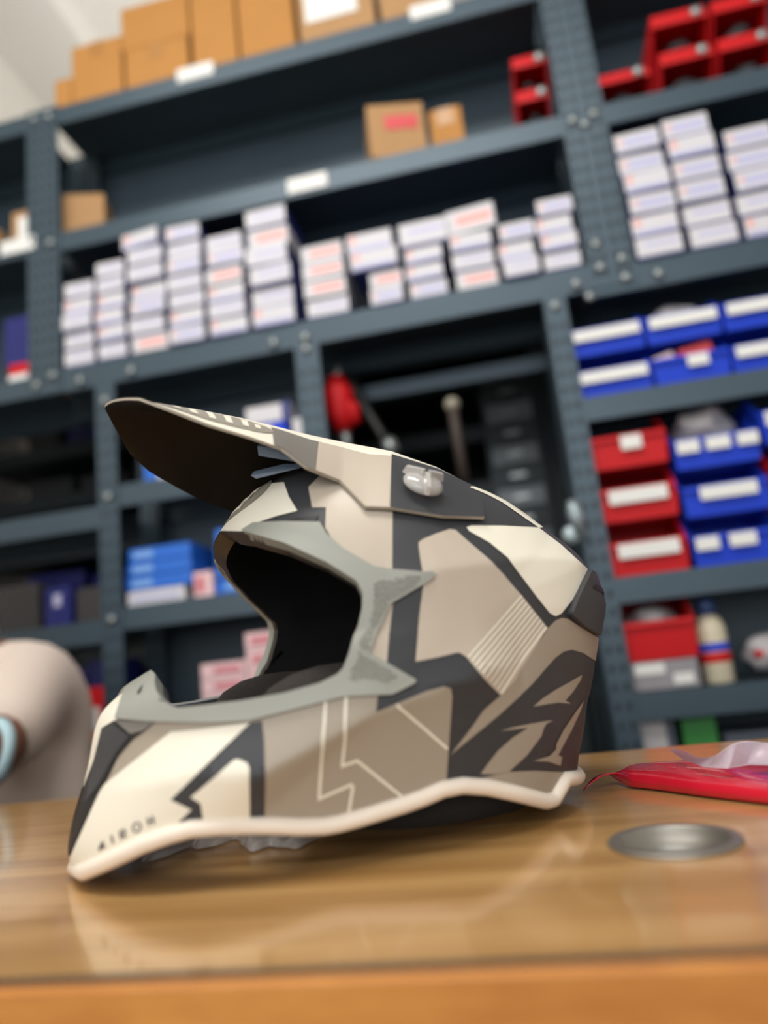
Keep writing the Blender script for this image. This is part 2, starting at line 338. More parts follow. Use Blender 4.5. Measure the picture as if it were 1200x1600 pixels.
M_UNDER = mat('dark_brown_gloss_plastic', (12, 9, 8), 0.5, 0, 0.1, 10, spec=.2)
cF, cU = -0.215, 0.125
CONT = [(-.03,-.012),(-.008,-.006),(.0014,.0006),(.0051,.008),(.006,.0164),(.0017,.0358),(-.0036,.0508),(-.0072,.0648),(-.0102,.0819),(-.0142,.0934),(-.0301,.1054),(-.0465,.1137),
        (-.093,.2025),(-.1046,.2178),(-.1220,.2338),(-.26,-.10),(-.2,-.10),(-.13,-.085),
        (-.1430,.2450),(-.1818,.2470),(-.215,.2435),(-.2461,.2380),(-.2782,.2300),(-.309,.2140),(-.335,.1940),(-.3665,.1680),(-.3755,.1303),(-.363,.0886),(-.346,.0504),(-.331,.0136),(-.315,-.025)]
_p = np.array(CONT)-[cF, cU]; _a = np.arctan2(_p[:, 1], _p[:, 0]) % (2*np.pi); _o = np.argsort(_a)
_A, _R = _a[_o], np.hypot(_p[:, 0], _p[:, 1])[_o]
TT = np.linspace(0, 2*np.pi, 721); _y = np.interp(TT[:-1], np.concatenate([_A-2*np.pi, _A, _A+2*np.pi]), np.concatenate([_R]*3))
_k = np.exp(-.5*(np.arange(-12, 13)/2.)**2); _k /= _k.sum(); _y = np.convolve(np.concatenate([_y[-12:], _y, _y[:12]]), _k, 'valid'); RR = np.append(_y, _y[0])
CREASES = []      # (F knots, U knots, height, falloff)
def rad(th): return np.interp(th % (2*np.pi), TT, RR)
def wide(F, U):
    dx, dy = F-cF, U-cU; r = np.hypot(dx, dy)/rad(np.arctan2(dy, dx)); return r, wr(r, F, U)
def wr(r, F, U):
    rc = np.minimum(r, 1.0); W = 0.124*np.maximum(0, 1-rc**2.2)**(1/2.1)
    for kf, ku, h, L in CREASES:
        ul = np.interp(F, kf, ku); win = np.clip((F-kf[0]+0.02)/0.03, 0, 1)*np.clip((kf[-1]+0.02-F)/0.03, 0, 1)
        W = W+h*np.exp(-(np.sqrt((U-ul)**2+.0015**2)-.0015)/L)*win*(1-rc**6)
    return np.where(r > 1, -(r-1)*0.3, W)
_Cl = CAM-HO; CLOC = np.array([_Cl@HFV, _Cl@HUV, _Cl@HWV])
WS = np.linspace(0.14, -0.03, 700)
def hit(px, py):
    """point of the shell's near side seen at a traced pixel, as (F, U)"""
    d = ray(px, py); dl = np.array([d@HFV, d@HUV, d@HWV])
    t = (WS-CLOC[2])/dl[2]; F = CLOC[0]+dl[0]*t; U = CLOC[1]+dl[1]*t
    r_, w_ = wide(F, U); g = WS-w_; ok = (g <= 0) & (r_ <= 1)
    if not ok.any():      # the ray passes outside: nearest point of the centre line
        i = int(np.argmin(np.where(WS > -0.002, np.maximum(g, 0)+np.maximum(r_-1, 0)*0.2, 9)))
        k = 1/max(r_[i], 1e-6)
        return cF+(F[i]-cF)*k, cU+(U[i]-cU)*k
    i = int(np.argmax(ok))
    k = g[i-1]/(g[i-1]-g[i]) if i > 0 and g[i-1] != g[i] else 0
    return F[i-1]+(F[i]-F[i-1])*k, U[i-1]+(U[i]-U[i-1])*k
def loc_w(px, py, W):
    d = ray(px, py); dl = np.array([d@HFV, d@HUV, d@HWV]); t = (W-CLOC[2])/dl[2]
    return CLOC[0]+dl[0]*t, CLOC[1]+dl[1]*t
def to_xy(F, U):
    dx, dy = F-cF, U-cU; th = math.atan2(dy, dx); r = min(1.0, math.hypot(dx, dy)/float(rad(th)))
    ph = math.asin(r)/(math.pi/2); return ph*math.cos(th), ph*math.sin(th)
def S(X, Y):
    X, Y = np.asarray(X, float), np.asarray(Y, float)
    ph = np.hypot(X, Y); th = np.arctan2(Y, X); r = np.sin(ph*np.pi/2); R = rad(th)
    F = cF+r*R*np.cos(th); U = cU+r*R*np.sin(th); W = wr(np.minimum(r, 1.0), F, U)*np.where(ph > 1, -1, 1)
    return np.stack([F, W, U], -1)
def SN(X, Y, e=0.006):
    n = np.cross(S(X+e, Y)-S(X-e, Y), S(X, Y+e)-S(X, Y-e)); n /= np.linalg.norm(n, axis=-1, keepdims=True)+1e-12
    c = S(X, Y)-np.array([cF, 0, cU]); s = np.sign((n*c).sum(-1, keepdims=True)); return n*np.where(s == 0, 1, s)
def dens(pts, step, close=True):
    out = []; n = len(pts)
    for i in range(n if close else n-1):
        a, b = np.array(pts[i], float), np.array(pts[(i+1) % n], float); m = max(1, int(np.linalg.norm(b-a)/step))
        out += [a+(b-a)*k/m for k in range(m)]
    if not close: out.append(np.array(pts[-1], float))
    return out
def px_xy(pts, step=7, close=True):
    D = dens(pts, step, close); Q = [to_xy(*hit(*p)) for p in D]; out = []; n = len(D)
    def fill(p0, q0, p1, q1, lev):
        pm = (p0+p1)/2; qm = to_xy(*hit(*pm))
        if lev and math.hypot(qm[0]-(q0[0]+q1[0])/2, qm[1]-(q0[1]+q1[1])/2) > 0.0012: return fill(p0, q0, pm, qm, lev-1)+[qm]+fill(pm, qm, p1, q1, lev-1)
        return []
    for i in range(n):
        out.append(Q[i])
        if i < n-1 or close: out += fill(D[i], Q[i], D[(i+1) % n], Q[(i+1) % n], 3)
    return out
def grid_patch(loop, step=0.022):
    bm = bmesh.new(); vs = [bm.verts.new((x, y, 0)) for x, y in loop]; bm.faces.new(vs)
    bmesh.ops.remove_doubles(bm, verts=bm.verts, dist=1e-6)
    bmesh.ops.triangulate(bm, faces=bm.faces[:], ngon_method='EAR_CLIP')
    xs = [v.co.x for v in bm.verts]; ys = [v.co.y for v in bm.verts]
    for lo, hi, no in ((min(xs), max(xs), (1, 0, 0)), (min(ys), max(ys), (0, 1, 0))):
        k = math.ceil(lo/step)
        while k*step < hi:
            bmesh.ops.bisect_plane(bm, geom=bm.verts[:]+bm.edges[:]+bm.faces[:], plane_co=[c*k*step for c in no], plane_no=no); k += 1
    bm.verts.index_update()
    V = np.array([v.co[:2] for v in bm.verts]); Fc = [[v.index for v in f.verts] for f in bm.faces]; bm.free()
    return V, Fc
def patch(name, m, loop, off, parent=helmet, wall=None, mirror=True, step=0.022, flip=False, mats=None, both=True):
    """a piece of the helmet's skin: region `loop` of the shell raised by `off`; `wall` = level its edges go down to"""
    if sum(a[0]*b[1]-b[0]*a[1] for a, b in zip(loop, loop[1:]+loop[:1])) < 0: loop = loop[::-1]
    V, Fc = grid_patch(loop, step)
    P, Nn = S(V[:, 0], V[:, 1]), SN(V[:, 0], V[:, 1]); P = P+Nn*off
    verts, nors, faces = list(P), list(Nn), []
    ref = [f for f in Fc]
    for f in ref:
        a, b, c = P[f[0]], P[f[1]], P[f[2]]
        faces.append(f if np.dot(np.cross(b-a, c-a), Nn[f].mean(0)) >= 0 else f[::-1])
    if wall is not None:
        L = np.array(loop); A, An = S(L[:, 0], L[:, 1]), SN(L[:, 0], L[:, 1]); n = len(L); b0 = len(verts)
        tang = np.roll(A, -1, 0)-np.roll(A, 1, 0); side = np.cross(tang, An); side /= np.linalg.norm(side, axis=1, keepdims=True)+1e-12
        verts += list(A+An*off)+list(A+An*wall); nors += list(side)*2
        for i in range(n):
            j = (i+1) % n
            if np.linalg.norm(A[i][1:2])+np.linalg.norm(A[j][1:2]) < 1e-5: continue
            faces.append([b0+i, b0+n+i, b0+n+j, b0+j])
    V3 = np.array(verts); N3 = np.array(nors); sg_ = -1 if flip else 1
    if flip: faces = [f[::-1] for f in faces]
    mid = np.abs(V3[:, 1]) < 2e-5
    if mirror and mid.any():          # reaches the centre line: both halves are one welded piece
        n = len(V3); remap = [i if mid[i] else n+i for i in range(n)]
        V3 = np.concatenate([V3, V3*[1, -1, 1]]); N3[mid, 1] = 0; N3 = np.concatenate([N3, N3*[1, -1, 1]])
        faces = faces+[[remap[i] for i in f[::-1]] for f in faces]
        used = sorted({i for f in faces for i in f}); mp = {u: k for k, u in enumerate(used)}
        return link(name, mesh_of(name, V3[used], [[mp[i] for i in f] for f in faces], True, N3[used]*sg_), m, parent)
    o = link(name, mesh_of(name, V3, faces, True, N3*sg_), m, parent)
    if mirror: link(name, mesh_of(name, V3*[1, -1, 1], [f[::-1] for f in faces], True, N3*[1, -1, 1]*sg_), m, parent)
    return o
def crop(ox, oy, sc): return lambda pts: [(ox+x/sc, oy+y/sc) for x, y in pts]
c1, c2, c3 = crop(140, 600, 3.0), crop(540, 680, 2.857), crop(320, 780, 3.3333)
c4, c5, c6 = crop(90, 1030, 3.529), crop(400, 1050, 3.75), crop(660, 920, 4.0)
# character lines pressed into the shell
def crease(px, h, L):
    q = sorted(hit(*p) for p in px); CREASES.append((np.array([a for a, _ in q]), np.array([b for _, b in q]), h, L))
_cr = [([(150, 1238), (317, 1203), (400, 1212), (586, 1110), (700, 1068), (770, 1045)], .0085, .02), ([(655, 896), (768, 881), (830, 874), (905, 880)], .0045, .018)]
_q = [sorted(hit(*p) for p in px) for px, _, _ in _cr]
for q_, (px, h, L) in zip(_q, _cr): CREASES.append((np.array([a for a, _ in q_]), np.array([b for _, b in q_]), h, L))
RIM_PX = [(240, 1052), (246, 1058), (246, 1072), (249, 1084), (260, 1098), (278, 1107), (308, 1104), (380, 1095), (446, 1083), (500, 1068), (527, 1054), (536, 1044), (545, 1020),
          (560, 975), (566, 948), (566, 927), (557, 910), (512, 882), (446, 852), (383, 834), (345, 830)]
BASE_PX = [(880, 1217), (872, 1231), (862, 1248), (850, 1251), (835, 1247), (797, 1237), (760, 1229), (722, 1226), (690, 1232), (660, 1245), (632, 1255), (560, 1277), (530, 1285), (507, 1289), (470, 1290), (430, 1288), (390, 1287),
           (345, 1288), (300, 1292), (266, 1302), (226, 1317), (175, 1342), (135, 1360)]
rim = px_xy(RIM_PX, 6, False); base = px_xy(BASE_PX, 6, False)
def th_of(p): return math.atan2(p[1], p[0]) % (2*math.pi)
def arc(t0, t1, n):
    return [(math.cos(t0+(t1-t0)*k/n), math.sin(t0+(t1-t0)*k/n)) for k in range(n+1)]
th_brow = th_of(to_xy(*loc_w(347, 836, 0.0))); th_nose = th_of(rim[0])-2*math.pi if th_of(rim[0]) > math.pi else th_of(rim[0])
rim = [arc(th_nose, th_nose, 1)[0]]+rim[1:-1]+[arc(th_brow, th_brow, 1)[0]]
th_rear = math.atan2(.020-cU, -.3335-cF) % (2*math.pi)
th_chin = math.atan2(.0035-cU, .002-cF)
rear_link = [tuple(np.array(arc(th_rear, th_rear, 1)[0])*(1-k/8)+np.array(base[0])*k/8) for k in range(8)]
SHELL = arc(th_brow, th_rear, 150)[:-1]+rear_link+base+arc(th_chin, th_nose, 30)[:-1]+rim[:-1]
shell = patch('shell', M_DARK, SHELL, 0.0, step=0.016)
liner = patch('liner', M_LINER, SHELL, -0.012, step=0.04, flip=True)
L_ = np.array(SHELL); A_, N_ = S(L_[:, 0], L_[:, 1]), SN(L_[:, 0], L_[:, 1]); n_ = len(L_)
d_ = np.zeros((n_, 1)); d_[n_-len(rim)+3:n_-16] = 0.0061; A_ = A_-N_*d_*(np.abs(A_[:, 1:2]) > 1e-4)
vv = list(A_)+list(S(L_[:, 0], L_[:, 1])-N_*0.0121); ff = []
for i in range(n_):
    j = (i+1) % n_
    if abs(A_[i][1])+abs(A_[j][1]) > 1e-4: ff.append([i, j, n_+j, n_+i])
k_ = len(vv); vv += [v*[1, -1, 1] for v in vv]; ff += [[k_+i for i in f[::-1]] for f in ff]
link('shell_edge', mesh_of('shell_edge', vv, ff), mat('dark_brown_gloss_rim', (40, 33, 29), 0.3), helmet)
# painted panels
def panel(m, pts, off=0.0005, name='graphic_panel', label=None, step=6):
    o = patch(name, m, px_xy(pts, step), off, mirror=(name != 'lettering'), step=0.016)
    if label: o['label'] = label
    return o
panel(M_TAUPE, c2([(325, 480), (345, 465), (400, 442), (465, 420), (490, 425), (540, 470), (650, 565), (740, 660)])+c6([(500, -90), (615, 40), (775, 240), (720, 340), (610, 510), (580, 570), (485, 665), (400, 580), (340, 510), (275, 430), (235, 402), (215, 400), (100, 428), (-44, 456)])+[(655, 960), (661, 915), (660, 893), (656, 870), (654, 855)], label='large light taupe side panel')
panel(M_TAUPE, c3([(540, -60), (560, 45), (632, 45), (628, 150), (660, 205), (720, 268), (880, 362), (976, 366), (977, 75), (980, -130), (760, -220), (640, -160)]), label='light taupe panel above the eyeport')
panel(M_TAUPE, c3([(980, 540), (900, 600), (820, 800), (945, 870), (960, 700)]))
panel(M_CREAM, c2([(538, 412), (560, 405), (700, 406), (860, 414), (960, 490), (1078, 598), (1060, 640), (1010, 735), (960, 797), (935, 808), (910, 795), (850, 720), (760, 600), (722, 548), (640, 480), (550, 430)]), label='cream rear side panel')
panel(M_CREAM, c2([(190, 95), (280, 124), (400, 160), (520, 208), (700, 303), (862, 416), (880, 412), (700, 286), (520, 186), (290, 108)]), label='cream centre stripe')
panel(M_TAUPE2, c6([(785, 240), (830, 197), (870, 182), (905, 188), (1080, 298), (1120, 320), (1100, 460), (1062, 441), (1000, 400), (930, 380), (880, 392), (830, 428), (760, 505), (690, 588), (600, 676), (480, 785), (380, 868), (260, 965), (170, 1040), (290, 885), (380, 757), (485, 665), (580, 570), (610, 510), (720, 340)]), label='taupe swoosh at the rear')
panel(M_TAUPE2, c6([(690, 737), (740, 690), (830, 630), (920, 580), (995, 535), (985, 570), (940, 640), (890, 697), (925, 718), (850, 711), (780, 720)]))
panel(M_TAUPE2, c6([(485, 887), (560, 865), (660, 845), (770, 825), (815, 822), (775, 840), (755, 870), (740, 920), (650, 1040), (540, 1140), (460, 1157), (360, 1157), (400, 1100), (470, 1010), (560, 930), (640, 878), (660, 868), (560, 879)]))
panel(M_TAUPE2, c6([(1005, 700), (960, 760), (880, 880), (835, 965), (830, 1005), (790, 1045), (690, 1075), (780, 1078), (860, 1105), (870, 1050), (845, 1040), (870, 990), (930, 880), (990, 750)]))
panel(M_TAUPE2, c6([(280, 1198), (460, 1160), (540, 1142), (700, 1136), (890, 1146), (884, 1190), (840, 1240), (800, 1290), (700, 1285), (520, 1235), (350, 1212)]))
panel(M_TAUPE2, c5([(35, 278), (120, 250), (400, 158), (530, 128), (715, 122), (702, 234), (830, 182), (1000, 112), (1100, 85), (1140, 95), (1148, 140), (1130, 400), (1112, 665), (870, 745), (540, 840), (400, 868), (50, 863), (55, 600), (50, 400)]), label='grey taupe cheek panel with cream line pattern')
panel(M_CREAM, c4([(625, 402), (800, 386), (1062, 352), (840, 565), (625, 775), (740, 828), (625, 938), (300, 1080), (110, 1165), (62, 1120), (75, 1085), (240, 720), (262, 690)]), label='cream chin panel')
panel(M_CREAM, c4([(735, 760), (860, 655), (975, 555), (1000, 553), (1045, 572), (1058, 600), (1060, 892), (805, 893), (790, 795)]))
panel(M_TAUPE2, c4([(540, 330), (430, 430), (340, 530), (265, 690), (625, 402), (800, 386), (1062, 352), (1200, 325), (1210, 270), (900, 300)]), 0.0003, label='grey taupe facet of the chin bar')
panel(M_CREAM, c1([(600, 690), (720, 693), (785, 652), (880, 620), (975, 596), (935, 530), (912, 462), (850, 468), (740, 540), (650, 625)]), label='cream brow panel')
panel(M_CREAM, c4([(430, 118), (385, 165), (335, 330), (310, 345), (250, 382), (205, 560), (155, 705), (140, 700), (172, 560), (196, 400), (232, 290), (360, 170)]), 0.0004, label='cream nose strip')
# line work: ribbons
def ribbon(pts, wpx, m=M_CREAM, off=0.0009, name='graphic_line'):
    pts = [np.array(p, float) for p in pts]; n = len(pts); Lf, Rt = [], []
    for i in range(n):
        d0 = pts[i]-pts[i-1] if i > 0 else pts[1]-pts[0]; d1 = pts[i+1]-pts[i] if i < n-1 else d0
        d0 = d0/np.linalg.norm(d0); d1 = d1/np.linalg.norm(d1); nn = np.array([-(d0+d1)[1], (d0+d1)[0]]); nn /= np.linalg.norm(nn)
        k = wpx/2/max(0.35, np.dot(nn, [-d0[1], d0[0]])); Lf.append(pts[i]+nn*k); Rt.append(pts[i]-nn*k)
    return panel(m, Lf+Rt[::-1], off, name, step=5)
ribbon(c5([(408, 172), (401, 300), (382, 500), (370, 738), (556, 657), (566, 672), (538, 845)]), 4.4)
ribbon(c5([(528, 142), (517, 400), (503, 547), (590, 516), (875, 745)]), 4.4)
ribbon(c5([(822, 192), (970, 318), (1120, 449)]), 4.2)
for k in range(10):
    t = k/9.0
    a = np.array([615, 44])*(1-t)+np.array([768, 238])*t
    b = np.array([281, 432])*(1-t)+np.array([485, 652])*t+np.array([-6, 10])*math.sin(math.pi*t)*0
    mid = (a+b)/2+np.array([-4, -2])*t*2
    ribbon(c6([a, mid, b]), 2.9 if k < 9 else 5.0)
# chin front vent
vent = panel(M_BLACK, c4([(250, 380), (320, 338), (545, 345), (480, 400), (415, 445), (330, 548), (262, 690), (215, 765), (66, 1092), (52, 1080), (58, 1040), (80, 930), (105, 845), (150, 705), (205, 560)]), 0.0009, 'chin_vent', 'black front chin vent')
panel(M_MIDG, c4([(325, 338), (545, 345), (480, 395), (410, 412)]), 0.0013, 'vent_shading')  # grey shading in the top of the vent, painted as a panel
panel(M_DARK, c4([(258, 384), (318, 360), (405, 425), (330, 520), (240, 690), (160, 800), (190, 640)]), 0.0013, 'vent_louvre')
# eyeport trim with the two spikes and dimpled texture
TRIM_OUT = [(381, 832), (399, 820), (446, 818), (501, 819), (512, 837), (536, 859), (584, 887), (612, 891), (659, 895), (674, 894), (679, 898), (674, 905), (659, 915), (609, 945), (599, 966), (576, 1021), (600, 1035), (646, 1062), (649, 1066), (645, 1070),
            (612, 1086), (539, 1089), (500, 1099), (446, 1113), (390, 1127), (330, 1130), (246, 1128), (185, 1124), (199, 1077)]
trim_loop = px_xy(TRIM_OUT+RIM_PX[:-1], 6)
trim = patch('eyeport_trim', M_GREY, trim_loop, 0.0028, wall=-0.006); trim['label'] = 'grey rubber eyeport surround with pointed spikes'
rs = random.Random(2)
def inside(p, poly):
    r = False; n = len(poly)
    for i in range(n):
        a, b = poly[i], poly[i-1]
        if (a[1] > p[1]) != (b[1] > p[1]) and p[0] < (b[0]-a[0])*(p[1]-a[1])/(b[1]-a[1])+a[0]: r = not r
    return r
DIMP = [c3([(870, 440), (1120, 395), (1100, 450), (950, 540), (900, 640), (840, 790), (800, 770), (860, 640), (880, 520)]), c3([(740, 945), (800, 800), (850, 830), (1000, 920), (960, 950), (850, 945)])]
bm = bmesh.new()
for poly in DIMP:
    x0, x1 = min(p[0] for p in poly), max(p[0] for p in poly); y0, y1 = min(p[1] for p in poly), max(p[1] for p in poly)
    yy, row = y0, 0
    while yy < y1:
        xx = x0+(row % 2)*2.4
        while xx < x1:
            p = (xx+rs.uniform(-.8, .8), yy+rs.uniform(-.8, .8))
            if inside(p, poly):
                X, Y = to_xy(*hit(*p)); P0, n0 = S(X, Y), SN(X, Y)
                for sg in (1, -1):
                    P, nn = Vector(P0*[1, sg, 1]), Vector(n0*[1, sg, 1]); t1 = nn.orthogonal().normalized(); t2 = nn.cross(t1); P = P+nn*0.0029
                    rr_ = rs.uniform(.0008, .0011); top = bm.verts.new(P+nn*0.0009)
                    rg = [bm.verts.new(P+(t1*math.cos(a)+t2*math.sin(a))*rr_) for a in [k*math.pi/3 for k in range(6)]]
                    for k in range(6): bm.faces.new((rg[k], rg[(k+1) % 6], top))
            xx += 4.8
        yy += 4.0; row += 1
link('trim_studs', bm_mesh('trim_studs', bm, True), mat('dimple_shade_rubber', (138, 138, 129), .6), helmet)['kind'] = 'stuff'  # studs coloured darker to give the shade of the dimples
panel(M_BLACK, c4([(455, 212), (488, 158), (476, 200)]), 0.0034, 'nose_slit')
panel(M_BLACK, c1([(915, 650), (960, 632), (1075, 618), (1060, 645), (1010, 652)]), 0.0007, 'brow_vent')
# base roll
bl = np.array(base); pts_n = [S(x, y)+SN(x, y)*0.0012 for x, y in base]
rl = [S(x, y)+SN(x, y)*0.0012 for x, y in rear_link]
near = rl+pts_n+[S(math.cos(th_chin), math.sin(th_chin))]
for q_ in near: q_[2] = max(q_[2], 0.0056)
near = [near[0]]+[p for i, p in enumerate(near[1:-1])]+[near[-1]]
loop3 = near+[p*[1, -1, 1] for p in near[-2:0:-1]]
tube('base_roll', M_RIM, helmet, loop3, 0.0047, 12, True)['label'] = 'cream rubber roll along the bottom edge'
# padding
def blob(name, m, c, r, parent=helmet, seg=24, pw=2.5):
    bm = bmesh.new(); bmesh.ops.create_uvsphere(bm, u_segments=seg, v_segments=seg//2, radius=1.0)
    for v in bm.verts:
        k = (abs(v.co.x)**pw+abs(v.co.y)**pw+abs(v.co.z)**pw)**(-1/pw); v.co = v.co*k
        v.co = Vector((v.co.x*r[0], v.co.y*r[1], v.co.z*r[2]))
    return link(name, bm_mesh(name, bm, True), m, parent, c)
for sg in (1, -1):
    blob('cheek_pad', M_PAD, (-0.150, sg*0.078, 0.062), (0.062, 0.018, 0.045))
nr = []
for k in range(33):
    a = math.pi*(0.28+1.44*k/32.0); nr.append((-0.205+0.100*math.cos(a), 0.088*math.sin(a), 0.0205-0.003*math.cos(a)))
tube('neck_roll', M_LINER, helmet, nr, [0.005+0.0145*math.sin(math.pi*k/32)**.6 for k in range(33)], 16)
tube('chin_strap', M_BLACK, helmet, [(-0.17, -0.075, 0.05), (-0.15, -0.05, 0.035), (-0.13, 0.0, 0.02), (-0.15, 0.05, 0.03), (-0.17, 0.075, 0.05)], 0.006, 8)
# lettering on the chin: A I R O H in strokes
GL = []
def stroke(pts, wpx=2.6): ribbon(pts, wpx, M_INK, 0.001, 'lettering')
stroke(c4([(235, 1052), (256, 1008), (262, 1008)]), 2.8)
stroke(c4([(246, 1015), (268, 1037)]), 3.4)
stroke(c4([(246, 1046), (258, 1020)]), 2.2)
stroke(c4([(303, 969), (312, 1013)]), 2.4)
stroke(c4([(349, 947), (359, 992)]), 2.4)
stroke(c4([(349, 948), (372, 938), (379, 948), (376, 961), (356, 970)]), 2.2)
stroke(c4([(366, 966), (384, 982)]), 2.3)
oc, orx = (442, 924), 22
stroke(c4([(oc[0]+orx*math.cos(a)*0.95-3*math.sin(a), oc[1]+(orx+3)*math.sin(a)) for a in [math.pi*2*k/18 for k in range(19)]]), 2.2)
stroke(c4([(500, 871), (511, 916)]), 2.4); stroke(c4([(526, 861), (537, 906)]), 2.4); stroke(c4([(505, 894), (531, 883)]), 2.2)
# ------------------------------------------------------------------ helmet peak
def L3(px, py, W): F, U = loc_w(px, py, W); return np.array([F, W, U])
EDGE = [L3(220, 622, .055), L3(260, 637, .067), L3(327, 663, .075), L3(390, 682, .082), L3(440, 700, .083), L3(480, 730, .090)]
for p in ((533, 760), (571, 799), (607, 801), (687, 814), (752, 816)):
    X, Y = to_xy(*hit(*p)); EDGE.append(S(X, Y)+SN(X, Y)*0.0045)
MID = [np.array([-.022, 0, .2975]), np.array([-.045, 0, .2965]), np.array([-.080, 0, .2935]), np.array([-.112, 0, .2875]), np.array([-.140, 0, .2815]), np.array([-.165, 0, .2755]), np.array([-.190, 0, .2705]), np.array([-.210, 0, .2655]), np.array([-.228, 0, .2605]), np.array([-.262, 0, .2470]), np.array([-.292, 0, .2300])]
POW = [1.5, 1.5, 1.55, 1.6, 1.6, 1.7, 1.8, 2.0, 2.2, 2.3, 2.3]
def lerp_list(A, t): i = min(int(t), len(A)-2); return A[i]+(A[i+1]-A[i])*(t-i)
NS, NT = 80, 22
rows = []
for i in range(NS+1):
    t = 10.0*i/NS; E, Mi, pw_ = lerp_list(EDGE, t), lerp_list(MID, t), lerp_list(POW, t); row = []
    for j in range(NT+1):
        v = j/NT; row.append(np.array([Mi[0]+(E[0]-Mi[0])*v**1.3, E[1]*v, Mi[2]+(E[2]-Mi[2])*v**pw_]))
    rows.append(row)
G = np.array(rows)
def vis_mesh(name, i0, i1, j0, j1, off, sides=(1, -1)):
    du = np.gradient(G, axis=0); dv = np.gradient(G, axis=1); n = np.cross(du, dv); n /= np.linalg.norm(n, axis=-1, keepdims=True)
    if n[NS//2, NT//2, 2] < 0: n = -n
    n[:, 0, 1] = 0
    P = G+n*off; idx = {}; vs, ns, fs = [], [], []
    for sg in sides:
        for i in range(i0, i1+1):
            for j in range(j0, j1+1): idx[(sg, i, j)] = len(vs); vs.append(P[i, j]*[1, sg, 1]); ns.append(n[i, j]*[1, sg, 1])
        for i in range(i0, i1):
            for j in range(j0, j1):
                f = [idx[(sg, i, j)], idx[(sg, i+1, j)], idx[(sg, i+1, j+1)], idx[(sg, i, j+1)]]
                a, b, c = (np.array(vs[f[k]]) for k in range(3)); s = np.dot(np.cross(b-a, c-a), ns[f[0]])
                if s < 0: f = f[::-1]
                fs.append(f)
    return vs, ns, fs
peak = empty('peak', (0, 0, 0)); peak.parent = helmet
def vis_part(name, m, i0, i1, j0, j1, off=0.0, flip=False, label=None):
    if j0 > 0:
        for sg in (1, -1):
            vs, ns, fs = vis_mesh(name, i0, i1, j0, j1, off, (sg,)); o = link(name, mesh_of(name, vs, fs, True, ns), m, peak)
            if label: o['label'] = label
        return o
    vs, ns, fs = vis_mesh(name, i0, i1, j0, j1, off)
    if flip: fs = [f[::-1] for f in fs]; ns = [-n for n in ns]
    o = link(name, mesh_of(name, vs, fs, True, ns), m, peak)
    if label: o['label'] = label
    return o
vis_part('peak_top', M_CREAM, 0, NS, 0, NT, 0.0, label='cream top of the peak')
vis_part('peak_underside', M_UNDER, 0, NS, 0, NT, -0.0018, True, 'dark brown underside of the peak')
# rim wall all round
du = np.gradient(G, axis=0); dv = np.gradient(G, axis=1); nG = np.cross(du, dv); nG /= np.linalg.norm(nG, axis=-1, keepdims=True)
if nG[NS//2, NT//2, 2] < 0: nG = -nG
outl = [(0, j) for j in range(NT)]+[(i, NT) for i in range(NS)]+[(NS, j) for j in range(NT, -1, -1)]
vs, fs = [], []
for sg in (1, -1):
    b0 = len(vs)
    for i, j in outl:
        n = nG[i, j].copy()
        if j == 0: n[1] = 0
        vs += [G[i, j]*[1, sg, 1], (G[i, j]-n*0.0018)*[1, sg, 1]]
    for k in range(len(outl)-1):
        f = [b0+2*k, b0+2*k+1, b0+2*k+3, b0+2*k+2]; fs.append(f if sg > 0 else f[::-1])
link('peak_edge', mesh_of('peak_edge', vs, fs), M_TAUPE2, peak)
def vi(t): return int(round(t/10.0*NS))
vis_part('peak_panel', M_MIDG, vi(3.8), vi(5.2), 12, NT, 0.0004, label='mid grey side band of the peak')
vis_part('peak_panel', M_TAUPE, vi(5.2), vi(8.0), 12, NT, 0.0004, label='light taupe side panel of the peak')
vis_part('peak_panel', M_DARK, vi(8.0), NS, 11, NT, 0.0004, label='charcoal rear wing of the peak')
# lozenge logo on the peak top
def vis_at(t, v, off, sg=1):
    i, j = t/10.0*NS, v*NT; a, b = min(int(i), NS-1), min(int(j), NT-1); u_, w_ = i-a, j-b; f_ = lambda Q: Q[a, b]*(1-u_)*(1-w_)+Q[a+1, b]*u_*(1-w_)+Q[a, b+1]*(1-u_)*w_+Q[a+1, b+1]*u_*w_; return (f_(G)+f_(nG)*off)*[1, sg, 1]
bm = bmesh.new(); ring = []
for k in range(32):
    a = 2*math.pi*k/32; ring.append((2.3+1.5*math.cos(a), 0.70+0.19*math.sin(a)))
rv = [[bm.verts.new(vis_at(2.3+(t-2.3)*s, .70+(v-.70)*s, .0005)) for t, v in ring] for s in (1, .75, .5, .25)]; cv = bm.verts.new(vis_at(2.3, 0.70, .0005))
for k in range(32):
    for q_ in range(3): bm.faces.new((rv[q_][k], rv[q_][(k+1) % 32], rv[q_+1][(k+1) % 32], rv[q_+1][k]))
    bm.faces.new((rv[3][k], rv[3][(k+1) % 32], cv))
link('peak_logo', bm_mesh('peak_logo', bm, True), M_LOGO, peak)
bm = bmesh.new()
for t, v0, v1 in ((1.35, .64, .76), (1.7, .60, .80), (2.1, .58, .82), (2.5, .58, .82), (2.9, .60, .80), (3.25, .64, .76)):
    bm = bmesh.new(); q_ = [[bm.verts.new(vis_at(t+dt, v0+(v1-v0)*k/5, .0009)) for dt in (0, .16)] for k in range(6)]
    for k in range(5): bm.faces.new((q_[k][0], q_[k][1], q_[k+1][1], q_[k+1][0]))
    link('peak_lettering', bm_mesh('peak_lettering', bm), M_CREAM, peak)
